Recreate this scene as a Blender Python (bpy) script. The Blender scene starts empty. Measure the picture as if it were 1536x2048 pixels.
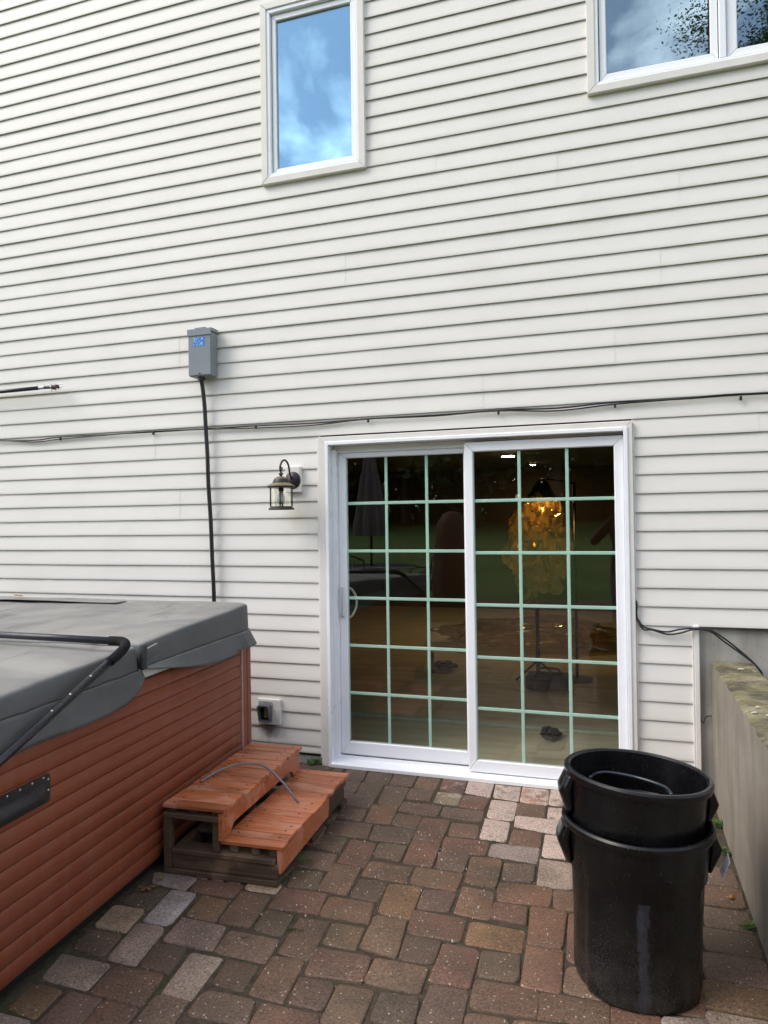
import bpy, bmesh, math, random
from mathutils import Vector, Matrix, noise

random.seed(11)
SC = bpy.context.scene
COL = SC.collection
R = math.radians

# ------------------------------------------------------------------ camera
cam_d = bpy.data.cameras.new('camera')
cam = bpy.data.objects.new('camera', cam_d)
COL.objects.link(cam)
CAM = Vector((1.700, -4.1128, 1.5057))
YAW, PITCH, ROLL = 0.313842, 0.010778, -0.0141046
fw = Vector((-math.sin(YAW) * math.cos(PITCH), math.cos(YAW) * math.cos(PITCH), math.sin(PITCH)))
rt = Vector((math.cos(YAW), math.sin(YAW), 0))
up = rt.cross(fw)
rt2 = rt * math.cos(ROLL) + up * math.sin(ROLL)
up2 = up * math.cos(ROLL) - rt * math.sin(ROLL)
cam.matrix_world = Matrix(((rt2.x, up2.x, -fw.x, CAM.x), (rt2.y, up2.y, -fw.y, CAM.y),
                           (rt2.z, up2.z, -fw.z, CAM.z), (0, 0, 0, 1)))
cam_d.sensor_fit = 'VERTICAL'
cam_d.sensor_height = 24.0
cam_d.lens = 24.0 * 1429.1 / 2048.0
cam_d.clip_start = 0.05
cam_d.clip_end = 500
SC.camera = cam

# ------------------------------------------------------------------ world, sun, exposure
SUN_ELEV, SUN_AZ = R(46), R(238)        # azimuth of the sun, clockwise from +y: high at the left, a little in front of the wall
world = bpy.data.worlds.new('World')
SC.world = world
world.use_nodes = True
wn, wl = world.node_tree.nodes, world.node_tree.links
wn.clear()
w_out = wn.new('ShaderNodeOutputWorld')
w_bg = wn.new('ShaderNodeBackground')
w_bg.inputs['Strength'].default_value = 0.10
sky = wn.new('ShaderNodeTexSky')
sky.sky_type = 'NISHITA'
sky.sun_disc = False
sky.sun_elevation = SUN_ELEV
sky.sun_rotation = SUN_AZ
sky.dust_density = 1.0
tc = wn.new('ShaderNodeTexCoord')
sep = wn.new('ShaderNodeSeparateXYZ')
wl.new(tc.outputs['Generated'], sep.inputs[0])
zc = wn.new('ShaderNodeMath'); zc.operation = 'MAXIMUM'; zc.inputs[1].default_value = 0.0
wl.new(sep.outputs['Z'], zc.inputs[0])
za = wn.new('ShaderNodeMath'); za.operation = 'ADD'; za.inputs[1].default_value = 0.22
wl.new(zc.outputs[0], za.inputs[0])
dv = wn.new('ShaderNodeVectorMath'); dv.operation = 'DIVIDE'
cmb = wn.new('ShaderNodeCombineXYZ')
for i in range(3):
    wl.new(za.outputs[0], cmb.inputs[i])
wl.new(tc.outputs['Generated'], dv.inputs[0]); wl.new(cmb.outputs[0], dv.inputs[1])
cn = wn.new('ShaderNodeTexNoise')
cn.inputs['Scale'].default_value = 2.4
cn.inputs['Detail'].default_value = 8.0
cn.inputs['Roughness'].default_value = 0.55
cn.inputs['Distortion'].default_value = 0.35
wl.new(dv.outputs[0], cn.inputs['Vector'])
cr = wn.new('ShaderNodeValToRGB')
cr.color_ramp.elements[0].position = 0.50; cr.color_ramp.elements[0].color = (0.08, 0.08, 0.08, 1)
cr.color_ramp.elements[1].position = 0.76; cr.color_ramp.elements[1].color = (1, 1, 1, 1)
wl.new(cn.outputs['Fac'], cr.inputs['Fac'])
cm = wn.new('ShaderNodeMix'); cm.data_type = 'RGBA'
wl.new(cr.outputs['Color'], cm.inputs['Factor'])
wl.new(sky.outputs['Color'], cm.inputs[6])
cm.inputs[7].default_value = (27.0, 26.3, 25.6, 1)
wl.new(cm.outputs[2], w_bg.inputs['Color'])
wl.new(w_bg.outputs[0], w_out.inputs['Surface'])

sun_d = bpy.data.lights.new('sun', 'SUN')
sun_d.energy = 1.2
sun_d.angle = R(35)
sun_d.color = (1.0, 0.93, 0.84)
sun = bpy.data.objects.new('sun', sun_d)
COL.objects.link(sun)
sd = Vector((math.sin(SUN_AZ) * math.cos(SUN_ELEV), math.cos(SUN_AZ) * math.cos(SUN_ELEV), math.sin(SUN_ELEV)))
sun.rotation_euler = sd.to_track_quat('Z', 'Y').to_euler()
sun.location = (0, -6, 9)

SC.view_settings.view_transform = 'Standard'
SC.view_settings.look = 'None'
SC.view_settings.exposure = 0.92
SC.view_settings.gamma = 1.0
SC.view_settings.use_curve_mapping = False
SC.render.engine = 'CYCLES'
SC.cycles.max_bounces = 6
SC.cycles.diffuse_bounces = 3
SC.cycles.glossy_bounces = 3
SC.cycles.transparent_max_bounces = 10
SC.cycles.caustics_reflective = False
SC.cycles.caustics_refractive = False

# ------------------------------------------------------------------ helpers: objects
def tag(o, label=None, cat=None, group=None, kind=None):
    if label: o['label'] = label
    if cat: o['category'] = cat
    if group: o['group'] = group
    if kind: o['kind'] = kind
    return o

def empty(name, loc=(0, 0, 0), rz=0.0, parent=None):
    o = bpy.data.objects.new(name, None)
    COL.objects.link(o)
    o.location = loc
    o.rotation_euler = (0, 0, rz)
    o.empty_display_size = 0.1
    if parent is not None: o.parent = parent
    return o

class MB:
    """collects shapes and links them as one mesh object"""
    def __init__(s): s.bm = bmesh.new()
    def verts(s, pts): return [s.bm.verts.new(p) for p in pts]
    def face(s, vs):
        try: return s.bm.faces.new(vs)
        except ValueError: return None
    def box(s, lo, hi, bev=0.0, seg=1):
        (x0, y0, z0), (x1, y1, z1) = lo, hi
        v = s.verts([(x0, y0, z0), (x1, y0, z0), (x1, y1, z0), (x0, y1, z0), (x0, y0, z1), (x1, y0, z1), (x1, y1, z1), (x0, y1, z1)])
        fs = [s.face([v[i] for i in q]) for q in ((0, 3, 2, 1), (4, 5, 6, 7), (0, 1, 5, 4), (1, 2, 6, 5), (2, 3, 7, 6), (3, 0, 4, 7))]
        if bev > 0:
            es = list({e for f in fs for e in f.edges})
            bmesh.ops.bevel(s.bm, geom=es, offset=bev, segments=seg, affect='EDGES', profile=0.5)
        return s
    def obox(s, c, ex, ey, ez, bev=0.0, seg=1):
        c, ex, ey, ez = Vector(c), Vector(ex), Vector(ey), Vector(ez)
        pts = [c + a * ex + b * ey + d * ez for d in (-1, 1) for a, b in ((-1, -1), (1, -1), (1, 1), (-1, 1))]
        v = s.verts(pts)
        fs = [s.face([v[i] for i in q]) for q in ((0, 3, 2, 1), (4, 5, 6, 7), (0, 1, 5, 4), (1, 2, 6, 5), (2, 3, 7, 6), (3, 0, 4, 7))]
        if bev > 0:
            es = list({e for f in fs for e in f.edges})
            bmesh.ops.bevel(s.bm, geom=es, offset=bev, segments=seg, affect='EDGES', profile=0.5)
        return s
    def tube(s, path, r, n=10, caps=True):
        path = [Vector(p) for p in path]
        rs = r if isinstance(r, (list, tuple)) else [r] * len(path)
        prev = None; ref = None
        first = None
        for i, p in enumerate(path):
            t = (path[min(i + 1, len(path) - 1)] - path[max(i - 1, 0)]).normalized()
            if ref is None:
                ref = t.orthogonal().normalized()
            else:
                ref = (ref - t * ref.dot(t)).normalized()
            b = t.cross(ref)
            ring = s.verts([p + (ref * math.cos(2 * math.pi * k / n) + b * math.sin(2 * math.pi * k / n)) * rs[i] for k in range(n)])
            if prev:
                for k in range(n):
                    s.face([prev[k], prev[(k + 1) % n], ring[(k + 1) % n], ring[k]])
            else: first = ring
            prev = ring
        if caps:
            s.face(first[::-1]); s.face(prev)
        return s
    def lathe(s, prof, n=32, c=(0, 0, 0), axis='z', caps=True, M=None):
        c = Vector(c); rings = []
        for (r, h) in prof:
            pts = []
            for k in range(n):
                a = 2 * math.pi * k / n
                if axis == 'z': q = Vector((r * math.cos(a), r * math.sin(a), h))
                elif axis == 'y': q = Vector((r * math.cos(a), h, r * math.sin(a)))
                else: q = Vector((h, r * math.cos(a), r * math.sin(a)))
                if M is not None: q = M @ q
                pts.append(c + q)
            rings.append(s.verts(pts))
        for a, b in zip(rings, rings[1:]):
            for k in range(n):
                s.face([a[k], a[(k + 1) % n], b[(k + 1) % n], b[k]])
        if caps and prof[0][0] > 1e-5: s.face(rings[0][::-1])
        if caps and prof[-1][0] > 1e-5: s.face(rings[-1])
        return s
    def ico(s, c, r, sub=2, sc=(1, 1, 1)):
        M = Matrix.Translation(Vector(c)) @ Matrix.Diagonal((sc[0] * r, sc[1] * r, sc[2] * r, 1))
        bmesh.ops.create_icosphere(s.bm, subdivisions=sub, radius=1.0, matrix=M)
        return s
    def prism(s, poly, z0, z1, axis='z'):
        def P(a, b, h): return (a, b, h) if axis == 'z' else ((a, h, b) if axis == 'y' else (h, a, b))
        lo = s.verts([P(a, b, z0) for a, b in poly]); hi = s.verts([P(a, b, z1) for a, b in poly])
        n = len(poly)
        s.face(lo[::-1]); s.face(hi)
        for k in range(n): s.face([lo[k], lo[(k + 1) % n], hi[(k + 1) % n], hi[k]])
        return s
    def grid(s, f, nu, nv):
        g = [[s.bm.verts.new(f(i / nu, j / nv)) for j in range(nv + 1)] for i in range(nu + 1)]
        for i in range(nu):
            for j in range(nv):
                s.face([g[i][j], g[i + 1][j], g[i + 1][j + 1], g[i][j + 1]])
        return s
    def mesh(s, name, mat=None, smooth=None):
        bmesh.ops.recalc_face_normals(s.bm, faces=s.bm.faces)
        me = bpy.data.meshes.new(name)
        s.bm.to_mesh(me); s.bm.free()
        if mat is not None: me.materials.append(mat)
        if smooth is not None:
            me.polygons.foreach_set('use_smooth', [True] * len(me.polygons))
            if smooth < 3.1:
                me.set_sharp_from_angle(angle=smooth)
        return me
    def build(s, name, mat=None, parent=None, smooth=None):
        o = bpy.data.objects.new(name, s.mesh(name, mat, smooth))
        COL.objects.link(o)
        if parent is not None: o.parent = parent
        return o

def arc(c, r, a0, a1, n, plane='xz'):
    out = []
    for i in range(n + 1):
        a = a0 + (a1 - a0) * i / n
        u, v = r * math.cos(a), r * math.sin(a)
        out.append((c[0] + u, c[1], c[2] + v) if plane == 'xz' else ((c[0], c[1] + u, c[2] + v) if plane == 'yz' else (c[0] + u, c[1] + v, c[2])))
    return out

def smooth_path(pts, n=6):
    """Catmull-Rom through the points"""
    P = [Vector(p) for p in pts]
    out = []
    for i in range(len(P) - 1):
        p0 = P[max(i - 1, 0)]; p1 = P[i]; p2 = P[i + 1]; p3 = P[min(i + 2, len(P) - 1)]
        for k in range(n):
            t = k / n
            out.append(0.5 * ((2 * p1) + (p2 - p0) * t + (2 * p0 - 5 * p1 + 4 * p2 - p3) * t * t + (3 * p1 - p0 - 3 * p2 + p3) * t ** 3))
    out.append(P[-1])
    return out

def rrect(x0, y0, x1, y1, r, n=5):
    pts = []
    for cx, cy, a in ((x1 - r, y1 - r, 0), (x0 + r, y1 - r, 90), (x0 + r, y0 + r, 180), (x1 - r, y0 + r, 270)):
        for k in range(n + 1):
            t = R(a + 90 * k / n)
            pts.append((cx + r * math.cos(t), cy + r * math.sin(t)))
    return pts

# ------------------------------------------------------------------ helpers: materials
class NT:
    def __init__(s, name):
        s.m = bpy.data.materials.new(name); s.m.use_nodes = True
        s.n, s.l = s.m.node_tree.nodes, s.m.node_tree.links
        s.n.clear()
        s.out = s.n.new('ShaderNodeOutputMaterial')
        s.b = s.n.new('ShaderNodeBsdfPrincipled')
        s.l.new(s.b.outputs[0], s.out.inputs['Surface'])
        s._c = None
    def coord(s, kind='Object'):
        if s._c is None: s._c = s.n.new('ShaderNodeTexCoord')
        return s._c.outputs[kind]
    def pos(s):
        return s.n.new('ShaderNodeNewGeometry').outputs['Position']
    def mapping(s, v, scale=(1, 1, 1), loc=(0, 0, 0)):
        mp = s.n.new('ShaderNodeMapping')
        mp.inputs['Scale'].default_value = scale; mp.inputs['Location'].default_value = loc
        s.l.new(v, mp.inputs['Vector']); return mp.outputs[0]
    def noise(s, v, scale, detail=4, rough=0.55, dist=0.0):
        t = s.n.new('ShaderNodeTexNoise')
        t.inputs['Scale'].default_value = scale; t.inputs['Detail'].default_value = detail
        t.inputs['Roughness'].default_value = rough; t.inputs['Distortion'].default_value = dist
        s.l.new(v, t.inputs['Vector']); return t.outputs['Fac']
    def voro(s, v, scale, out='Distance'):
        t = s.n.new('ShaderNodeTexVoronoi'); t.inputs['Scale'].default_value = scale
        s.l.new(v, t.inputs['Vector']); return t.outputs[out]
    def ramp(s, f, stops):
        r = s.n.new('ShaderNodeValToRGB'); e = r.color_ramp.elements
        while len(e) < len(stops): e.new(0.5)
        for i, (p, c) in enumerate(stops):
            e[i].position = p
            e[i].color = (c, c, c, 1) if not isinstance(c, (tuple, list)) else (c[0], c[1], c[2], 1)
        s.l.new(f, r.inputs['Fac']); return r.outputs['Color']
    def mix(s, f, a, b, mode='MIX'):
        m = s.n.new('ShaderNodeMix'); m.data_type = 'RGBA'; m.blend_type = mode
        for sock, val in ((m.inputs[0], f), (m.inputs[6], a), (m.inputs[7], b)):
            if isinstance(val, (int, float)): sock.default_value = val
            elif isinstance(val, (tuple, list)): sock.default_value = (val[0], val[1], val[2], 1)
            else: s.l.new(val, sock)
        return m.outputs[2]
    def math(s, op, a, b=0.0):
        m = s.n.new('ShaderNodeMath'); m.operation = op
        for sock, val in ((m.inputs[0], a), (m.inputs[1], b)):
            if isinstance(val, (int, float)): sock.default_value = val
            else: s.l.new(val, sock)
        return m.outputs[0]
    def set(s, name, val):
        sock = s.b.inputs[name]
        if isinstance(val, (int, float)): sock.default_value = val
        elif isinstance(val, (tuple, list)): sock.default_value = (val[0], val[1], val[2], 1)
        else: s.l.new(val, sock)
        return s
    def bump(s, h, strength=0.3, dist=0.002):
        b = s.n.new('ShaderNodeBump'); b.inputs['Strength'].default_value = strength; b.inputs['Distance'].default_value = dist
        s.l.new(h, b.inputs['Height']); s.l.new(b.outputs[0], s.b.inputs['Normal']); return s

def simple(name, c, rough=0.5, var=0.12, scale=20, spec=0.5, metal=0.0, bump=0.0, bscale=80, coord='Object'):
    t = NT(name)
    v = t.coord(coord)
    n = t.noise(v, scale, 5)
    d = tuple(max(0, x * (1 - var)) for x in c); e = tuple(min(1, x * (1 + var)) for x in c)
    t.set('Base Color', t.ramp(n, [(0.3, d), (0.7, e)]))
    t.set('Roughness', t.ramp(t.noise(v, scale * 0.7, 3), [(0.3, max(0, rough - 0.08)), (0.7, min(1, rough + 0.08))]))
    t.set('Metallic', metal); t.set('Specular IOR Level', spec)
    if bump > 0: t.bump(t.noise(v, bscale, 4), bump, 0.002)
    return t.m

# ------------------------------------------------------------------ materials
M = {}
def mk_siding():
    t = NT('vinyl_siding'); p = t.pos()
    streak = t.noise(t.mapping(p, (1.2, 1, 14)), 1.0, 4)
    blot = t.noise(p, 2.3, 5)
    base = t.mix(t.ramp(streak, [(0.35, 0.0), (0.7, 1.0)]), (0.775, 0.752, 0.705), (0.815, 0.795, 0.752))
    base = t.mix(t.math('MULTIPLY', t.ramp(blot, [(0.5, 0.0), (0.75, 1.0)]), 0.3), base, (0.66, 0.63, 0.575))
    drip = t.noise(t.mapping(p, (22, 1, 5)), 1.0, 3)
    base = t.mix(t.math('MULTIPLY', t.ramp(drip, [(0.60, 0.0), (0.85, 1.0)]), 0.07), base, (0.55, 0.51, 0.44))
    # soot stain below the outlet, faint brown wash below the lantern, splash dirt near the ground
    def spot(c, r, amt, colr):
        nonlocal base
        d = t.n.new('ShaderNodeVectorMath'); d.operation = 'DISTANCE'
        wob = t.n.new('ShaderNodeVectorMath'); wob.operation = 'MULTIPLY'; wob.inputs[1].default_value = (1.0, 0.2, 0.9)
        t.l.new(p, wob.inputs[0]); t.l.new(wob.outputs[0], d.inputs[0])
        d.inputs[1].default_value = (c[0], 0.0, c[1] * 0.9)
        dn = t.math('ADD', d.outputs['Value'], t.math('MULTIPLY', t.math('SUBTRACT', t.noise(p, 28, 4), 0.5), r * 0.8))
        f = t.ramp(dn, [(r * 0.25, 1.0), (r, 0.0)])
        base = t.mix(t.math('MULTIPLY', f, amt), base, colr)
    spot((-0.425, 0.188), 0.085, 0.85, (0.09, 0.065, 0.05))
    spot((-0.21, 1.545), 0.10, 0.28, (0.40, 0.32, 0.2))
    zz = t.n.new('ShaderNodeSeparateXYZ'); t.l.new(p, zz.inputs[0])
    low = t.ramp(zz.outputs['Z'], [(0.02, 1.0), (0.22, 0.0)])
    base = t.mix(t.math('MULTIPLY', t.math('MULTIPLY', low, t.noise(p, 9, 5)), 0.45), base, (0.40, 0.36, 0.29))
    speck = t.ramp(t.noise(p, 55, 2), [(0.74, 0.0), (0.78, 1.0)])
    base = t.mix(t.math('MULTIPLY', speck, 0.10), base, (0.3, 0.27, 0.22))
    t.set('Base Color', base); t.set('Roughness', 0.48); t.set('Specular IOR Level', 0.35)
    grain = t.noise(t.mapping(p, (6, 1, 160)), 1.0, 3)
    t.bump(grain, 0.10, 0.0015)
    return t.m
M['siding'] = mk_siding()
M['casing'] = simple('casing_vinyl', (0.765, 0.74, 0.695), 0.45, 0.05, 7, 0.35)
M['white'] = simple('white_vinyl', (0.90, 0.92, 0.955), 0.32, 0.04, 6, 0.5)
def mk_sash():
    t = NT('white_frame_weathered'); p = t.pos()
    n = t.noise(t.mapping(p, (3, 3, 8)), 1.0, 5)
    base = t.ramp(n, [(0.3, (0.885, 0.905, 0.94)), (0.75, (0.92, 0.94, 0.975))])
    d = t.ramp(t.noise(p, 38, 4, 0.7), [(0.66, 0.0), (0.74, 1.0)])
    base = t.mix(t.math('MULTIPLY', d, 0.14), base, (0.42, 0.38, 0.32))
    t.set('Base Color', base); t.set('Roughness', 0.35); return t.m
M['sash'] = mk_sash()
M['mint'] = simple('muntin_mint', (0.60, 0.86, 0.74), 0.45, 0.05, 10)
def mk_glass(name, tint, f0, refl=(1, 1, 1)):
    t = NT(name); t.n.remove(t.b)
    tr = t.n.new('ShaderNodeBsdfTransparent'); tr.inputs[0].default_value = (*tint, 1)
    gl = t.n.new('ShaderNodeBsdfGlossy'); gl.inputs['Roughness'].default_value = 0.0; gl.inputs['Color'].default_value = (*refl, 1)
    wob = t.noise(t.pos(), 1.6, 2)
    bp = t.n.new('ShaderNodeBump'); bp.inputs['Strength'].default_value = 0.06; bp.inputs['Distance'].default_value = 0.01
    t.l.new(wob, bp.inputs['Height']); t.l.new(bp.outputs[0], gl.inputs['Normal'])
    lw_ = t.n.new('ShaderNodeLayerWeight'); lw_.inputs['Blend'].default_value = 0.5
    f = t.math('ADD', t.math('MULTIPLY', t.math('POWER', lw_.outputs['Facing'], 5.0), 0.85), f0)
    mx = t.n.new('ShaderNodeMixShader')
    t.l.new(f, mx.inputs[0]); t.l.new(tr.outputs[0], mx.inputs[1]); t.l.new(gl.outputs[0], mx.inputs[2])
    t.l.new(mx.outputs[0], t.out.inputs['Surface'])
    return t.m
M['glass_win'] = mk_glass('coated_window_glass', (0.75, 0.8, 0.8), 0.40, (0.46, 0.77, 1.0))
M['glass_win_greysky'] = mk_glass('greysky_window_glass', (0.75, 0.8, 0.8), 0.24, (0.62, 0.80, 0.92))  # greyer, weaker sky reflection put into the glass colour of the right window
M['glass_door'] = mk_glass('patio_door_glass', (0.965, 0.985, 0.972), 0.055)
M['glass_lamp'] = mk_glass('lantern_glass', (0.90, 0.91, 0.86), 0.10)
def mk_concrete(name, c1, c2, moss=0.0, top=False):
    t = NT(name); p = t.pos()
    n = t.noise(p, 3.0, 6, 0.6)
    base = t.ramp(n, [(0.3, c1), (0.7, c2)])
    run = t.noise(t.mapping(p, (7, 7, 0.9)), 1.0, 5)
    base = t.mix(t.math('MULTIPLY', t.ramp(run, [(0.46, 0.0), (0.70, 1.0)]), 0.65), base, (0.15, 0.13, 0.105))
    pit = t.ramp(t.math('ADD', t.voro(p, 15), t.math('MULTIPLY', t.noise(p, 6, 3), 0.25)), [(0.14, 1.0), (0.20, 0.0)])
    base = t.mix(t.math('MULTIPLY', pit, 0.6), base, (0.12, 0.10, 0.08))
    if moss > 0:
        mm = t.ramp(t.noise(p, 5.5, 6, 0.65), [(0.36, 0.0), (0.6, 1.0)])
        base = t.mix(t.math('MULTIPLY', mm, moss), base, (0.125, 0.12, 0.045))
        base = t.mix(0.6, base, t.mix(1.0, base, t.ramp(t.noise(p, 70, 4, 0.7), [(0.3, 0.4), (0.5, 1.0), (0.7, 1.6)]), 'MULTIPLY'))
        dk = t.ramp(t.noise(t.mapping(p, (3, 5, 3)), 1.0, 6, 0.7), [(0.47, 0.0), (0.58, 1.0)])
        base = t.mix(t.math('MULTIPLY', dk, 0.8), base, (0.055, 0.05, 0.042))
    t.set('Base Color', base); t.set('Roughness', 0.82); t.set('Specular IOR Level', 0.25)
    h = t.math('ADD', t.noise(p, 60, 5, 0.7), t.math('MULTIPLY', t.noise(p, 9, 4), 1.5))
    t.bump(h, 0.5, 0.004)
    return t.m
M['concrete'] = mk_concrete('foundation_concrete', (0.34, 0.325, 0.29), (0.48, 0.465, 0.43))
M['retwall'] = mk_concrete('retaining_concrete', (0.215, 0.19, 0.155), (0.335, 0.30, 0.25))
M['rettop'] = mk_concrete('mossy_concrete_cap', (0.23, 0.20, 0.13), (0.34, 0.30, 0.20), 0.75)
def mk_paver():
    t = NT('tumbled_paver'); v = t.coord('Object')
    oi = t.n.new('ShaderNodeObjectInfo')
    off = t.n.new('ShaderNodeCombineXYZ')
    rnd = t.math('MULTIPLY', oi.outputs['Random'], 40.0)
    for i in range(2): t.l.new(rnd, off.inputs[i])
    ad = t.n.new('ShaderNodeVectorMath'); ad.operation = 'ADD'
    t.l.new(v, ad.inputs[0]); t.l.new(off.outputs[0], ad.inputs[1]); q = ad.outputs[0]
    base = oi.outputs['Color']
    blend = t.ramp(t.noise(q, 7, 4), [(0.35, 0.0), (0.65, 1.0)])
    base = t.mix(t.math('MULTIPLY', blend, 0.55), base, t.mix(1.0, base, (0.62, 0.58, 0.60), 'MULTIPLY'))
    grime = t.ramp(t.noise(t.pos(), 3.2, 6, 0.6), [(0.42, 0.0), (0.66, 1.0)])
    base = t.mix(t.math('MULTIPLY', grime, 0.58), base, (0.062, 0.054, 0.040))
    # salt bloom: alpha of the object colour says how much of the face it covers
    bl = t.noise(q, 16, 6, 0.65)
    sel = t.math('SUBTRACT', t.math('ADD', t.math('MULTIPLY', oi.outputs['Alpha'], 1.15), -0.42), t.math('MULTIPLY', t.math('SUBTRACT', bl, 0.5), 1.6))
    sel = t.ramp(sel, [(0.25, 0.0), (0.45, 1.0)])
    base = t.mix(t.math('MULTIPLY', sel, 0.85), base, (0.50, 0.385, 0.325))
    # aggregate: fine salt-and-pepper grain with pale and dark grit
    g1 = t.noise(q, 130, 3, 0.7)
    base = t.mix(0.75, base, t.mix(1.0, base, t.ramp(g1, [(0.32, 0.35), (0.5, 1.0), (0.68, 1.75)]), 'MULTIPLY'))
    vd = t.n.new('ShaderNodeTexVoronoi'); vd.inputs['Scale'].default_value = 85; t.l.new(q, vd.inputs['Vector'])
    sepc = t.n.new('ShaderNodeSeparateColor'); t.l.new(vd.outputs['Color'], sepc.inputs[0])
    grit = t.math('MULTIPLY', t.ramp(vd.outputs['Distance'], [(0.18, 1.0), (0.34, 0.0)]), t.math('GREATER_THAN', sepc.outputs[0], 0.90))
    base = t.mix(t.math('MULTIPLY', grit, 0.8), base, (0.50, 0.44, 0.38))
    grit2 = t.math('MULTIPLY', t.ramp(vd.outputs['Distance'], [(0.18, 1.0), (0.34, 0.0)]), t.math('LESS_THAN', sepc.outputs[0], 0.10))
    base = t.mix(t.math('MULTIPLY', grit2, 0.8), base, (0.03, 0.026, 0.022))
    t.set('Base Color', base)
    t.set('Roughness', t.ramp(t.noise(t.pos(), 2.0, 3), [(0.35, 0.50), (0.65, 0.8)]))
    t.set('Specular IOR Level', 0.45)
    h = t.math('ADD', t.math('MULTIPLY', g1, 0.8), t.math('MULTIPLY', t.noise(q, 45, 4, 0.7), 1.6))
    t.bump(h, 0.55, 0.003)
    return t.m
M['paver'] = mk_paver()
def mk_joint():
    t = NT('joint_sand'); p = t.pos()
    base = t.ramp(t.noise(p, 40, 5, 0.7), [(0.3, (0.045, 0.034, 0.024)), (0.7, (0.105, 0.082, 0.06))])
    ms = t.ramp(t.noise(p, 2.8, 5, 0.6), [(0.54, 0.0), (0.7, 1.0)])
    base = t.mix(t.math('MULTIPLY', ms, 0.6), base, (0.04, 0.065, 0.018))
    t.set('Base Color', base); t.set('Roughness', 0.95); t.set('Specular IOR Level', 0.2)
    t.bump(t.noise(p, 220, 4, 0.7), 0.8, 0.004); return t.m
M['joint'] = mk_joint()
M['black_plastic'] = simple('black_cable', (0.012, 0.012, 0.014), 0.45, 0.2, 30)
M['grey_metal'] = simple('grey_enamel', (0.225, 0.255, 0.28), 0.42, 0.05, 8, 0.4)
def mk_leaf(name, c1, c2, trans=0.25):
    t = NT(name); v = t.pos()
    oi = t.n.new('ShaderNodeObjectInfo')
    n = t.noise(v, 1.7, 3)
    base = t.ramp(n, [(0.3, c1), (0.7, c2)])
    t.set('Base Color', base); t.set('Roughness', 0.6)
    tl = t.n.new('ShaderNodeBsdfTranslucent'); t.l.new(base, tl.inputs['Color'])
    mx = t.n.new('ShaderNodeMixShader'); mx.inputs[0].default_value = trans
    t.l.new(t.b.outputs[0], mx.inputs[1]); t.l.new(tl.outputs[0], mx.inputs[2]); t.l.new(mx.outputs[0], t.out.inputs['Surface'])
    return t.m
M['leaf'] = mk_leaf('tree_leaves', (0.028, 0.055, 0.016), (0.075, 0.12, 0.035))
M['weed'] = mk_leaf('weed_leaves', (0.05, 0.13, 0.02), (0.12, 0.24, 0.05))
M['bark'] = simple('bark', (0.09, 0.07, 0.05), 0.9, 0.4, 12, 0.2, bump=0.6, bscale=25)

# ------------------------------------------------------------------ ground, lawn, patio
def ground_h(x, y):
    d = max(0.0, -9.0 - y)
    return -0.03 + 0.05 * d * min(1.0, d / 12.0) * (1 if d < 60 else 60 / d)
gb = MB()
ys = [9, 3, 0.4, -2, -5, -8, -9, -10, -11.5, -13, -15, -18, -22, -28, -36, -50, -75, -120, -220]
xs = [-220, -120, -70, -45, -30, -20, -14, -9, -5, -2, 0, 2, 5, 9, 14, 20, 30, 45, 70, 120, 220]
gv = [[gb.bm.verts.new((x, y, ground_h(x, y) - (0.03 if y > -9 else 0))) for x in xs] for y in ys]
for j in range(len(ys) - 1):
    for i in range(len(xs) - 1):
        gb.face([gv[j][i], gv[j][i + 1], gv[j + 1][i + 1], gv[j + 1][i]])
tl_ = NT('lawn_grass'); pv = tl_.pos()
tl_.set('Base Color', tl_.mix(tl_.ramp(tl_.noise(pv, 0.5, 5), [(0.35, 0.0), (0.65, 1.0)]), (0.07, 0.155, 0.028), (0.13, 0.225, 0.05)))
tl_.set('Roughness', 0.9); tl_.bump(tl_.noise(pv, 30, 5, 0.8), 1.0, 0.05)
tag(gb.build('lawn', tl_.m, smooth=4), kind='structure')

pb = MB()
pb.box((-6.5, -9.0, -0.08), (2.163, -0.012, -0.0062))
patio = pb.build('patio', M['joint'])
tag(patio, kind='structure')

PCOL = {'brown': (0.170, 0.098, 0.063, 0), 'gbrown': (0.162, 0.108, 0.078, 0), 'redbrown': (0.165, 0.084, 0.058, 0), 'red': (0.185, 0.084, 0.057, 0),
        'redor': (0.200, 0.096, 0.056, 0), 'orange': (0.200, 0.112, 0.061, 0), 'orange2': (0.235, 0.128, 0.057, 0), 'ochre': (0.180, 0.112, 0.054, 0), 'ochre2': (0.155, 0.102, 0.058, 0),
        'olive': (0.115, 0.084, 0.051, 0), 'dark': (0.098, 0.070, 0.048, 0), 'dkred': (0.118, 0.068, 0.050, 0), 'purple': (0.150, 0.094, 0.074, 0),
        'tan': (0.47, 0.335, 0.225, 0), 'tan2': (0.205, 0.128, 0.078, 0), 'tgrey': (0.315, 0.235, 0.18, 0), 'grey': (0.30, 0.235, 0.2, 0), 'lgrey': (0.42, 0.36, 0.33, 0),
        'pink': (0.28, 0.19, 0.145, 0.35), 'mottle': (0.18, 0.095, 0.065, 0.5), 'mottle2': (0.16, 0.10, 0.075, 0.42), 'pale': (0.29, 0.225, 0.145, 0.55),
        'palegrey': (0.30, 0.23, 0.18, 0.76), 'palepink': (0.30, 0.195, 0.145, 0.86), 'salmon': (0.40, 0.225, 0.155, 0.66)}
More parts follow.
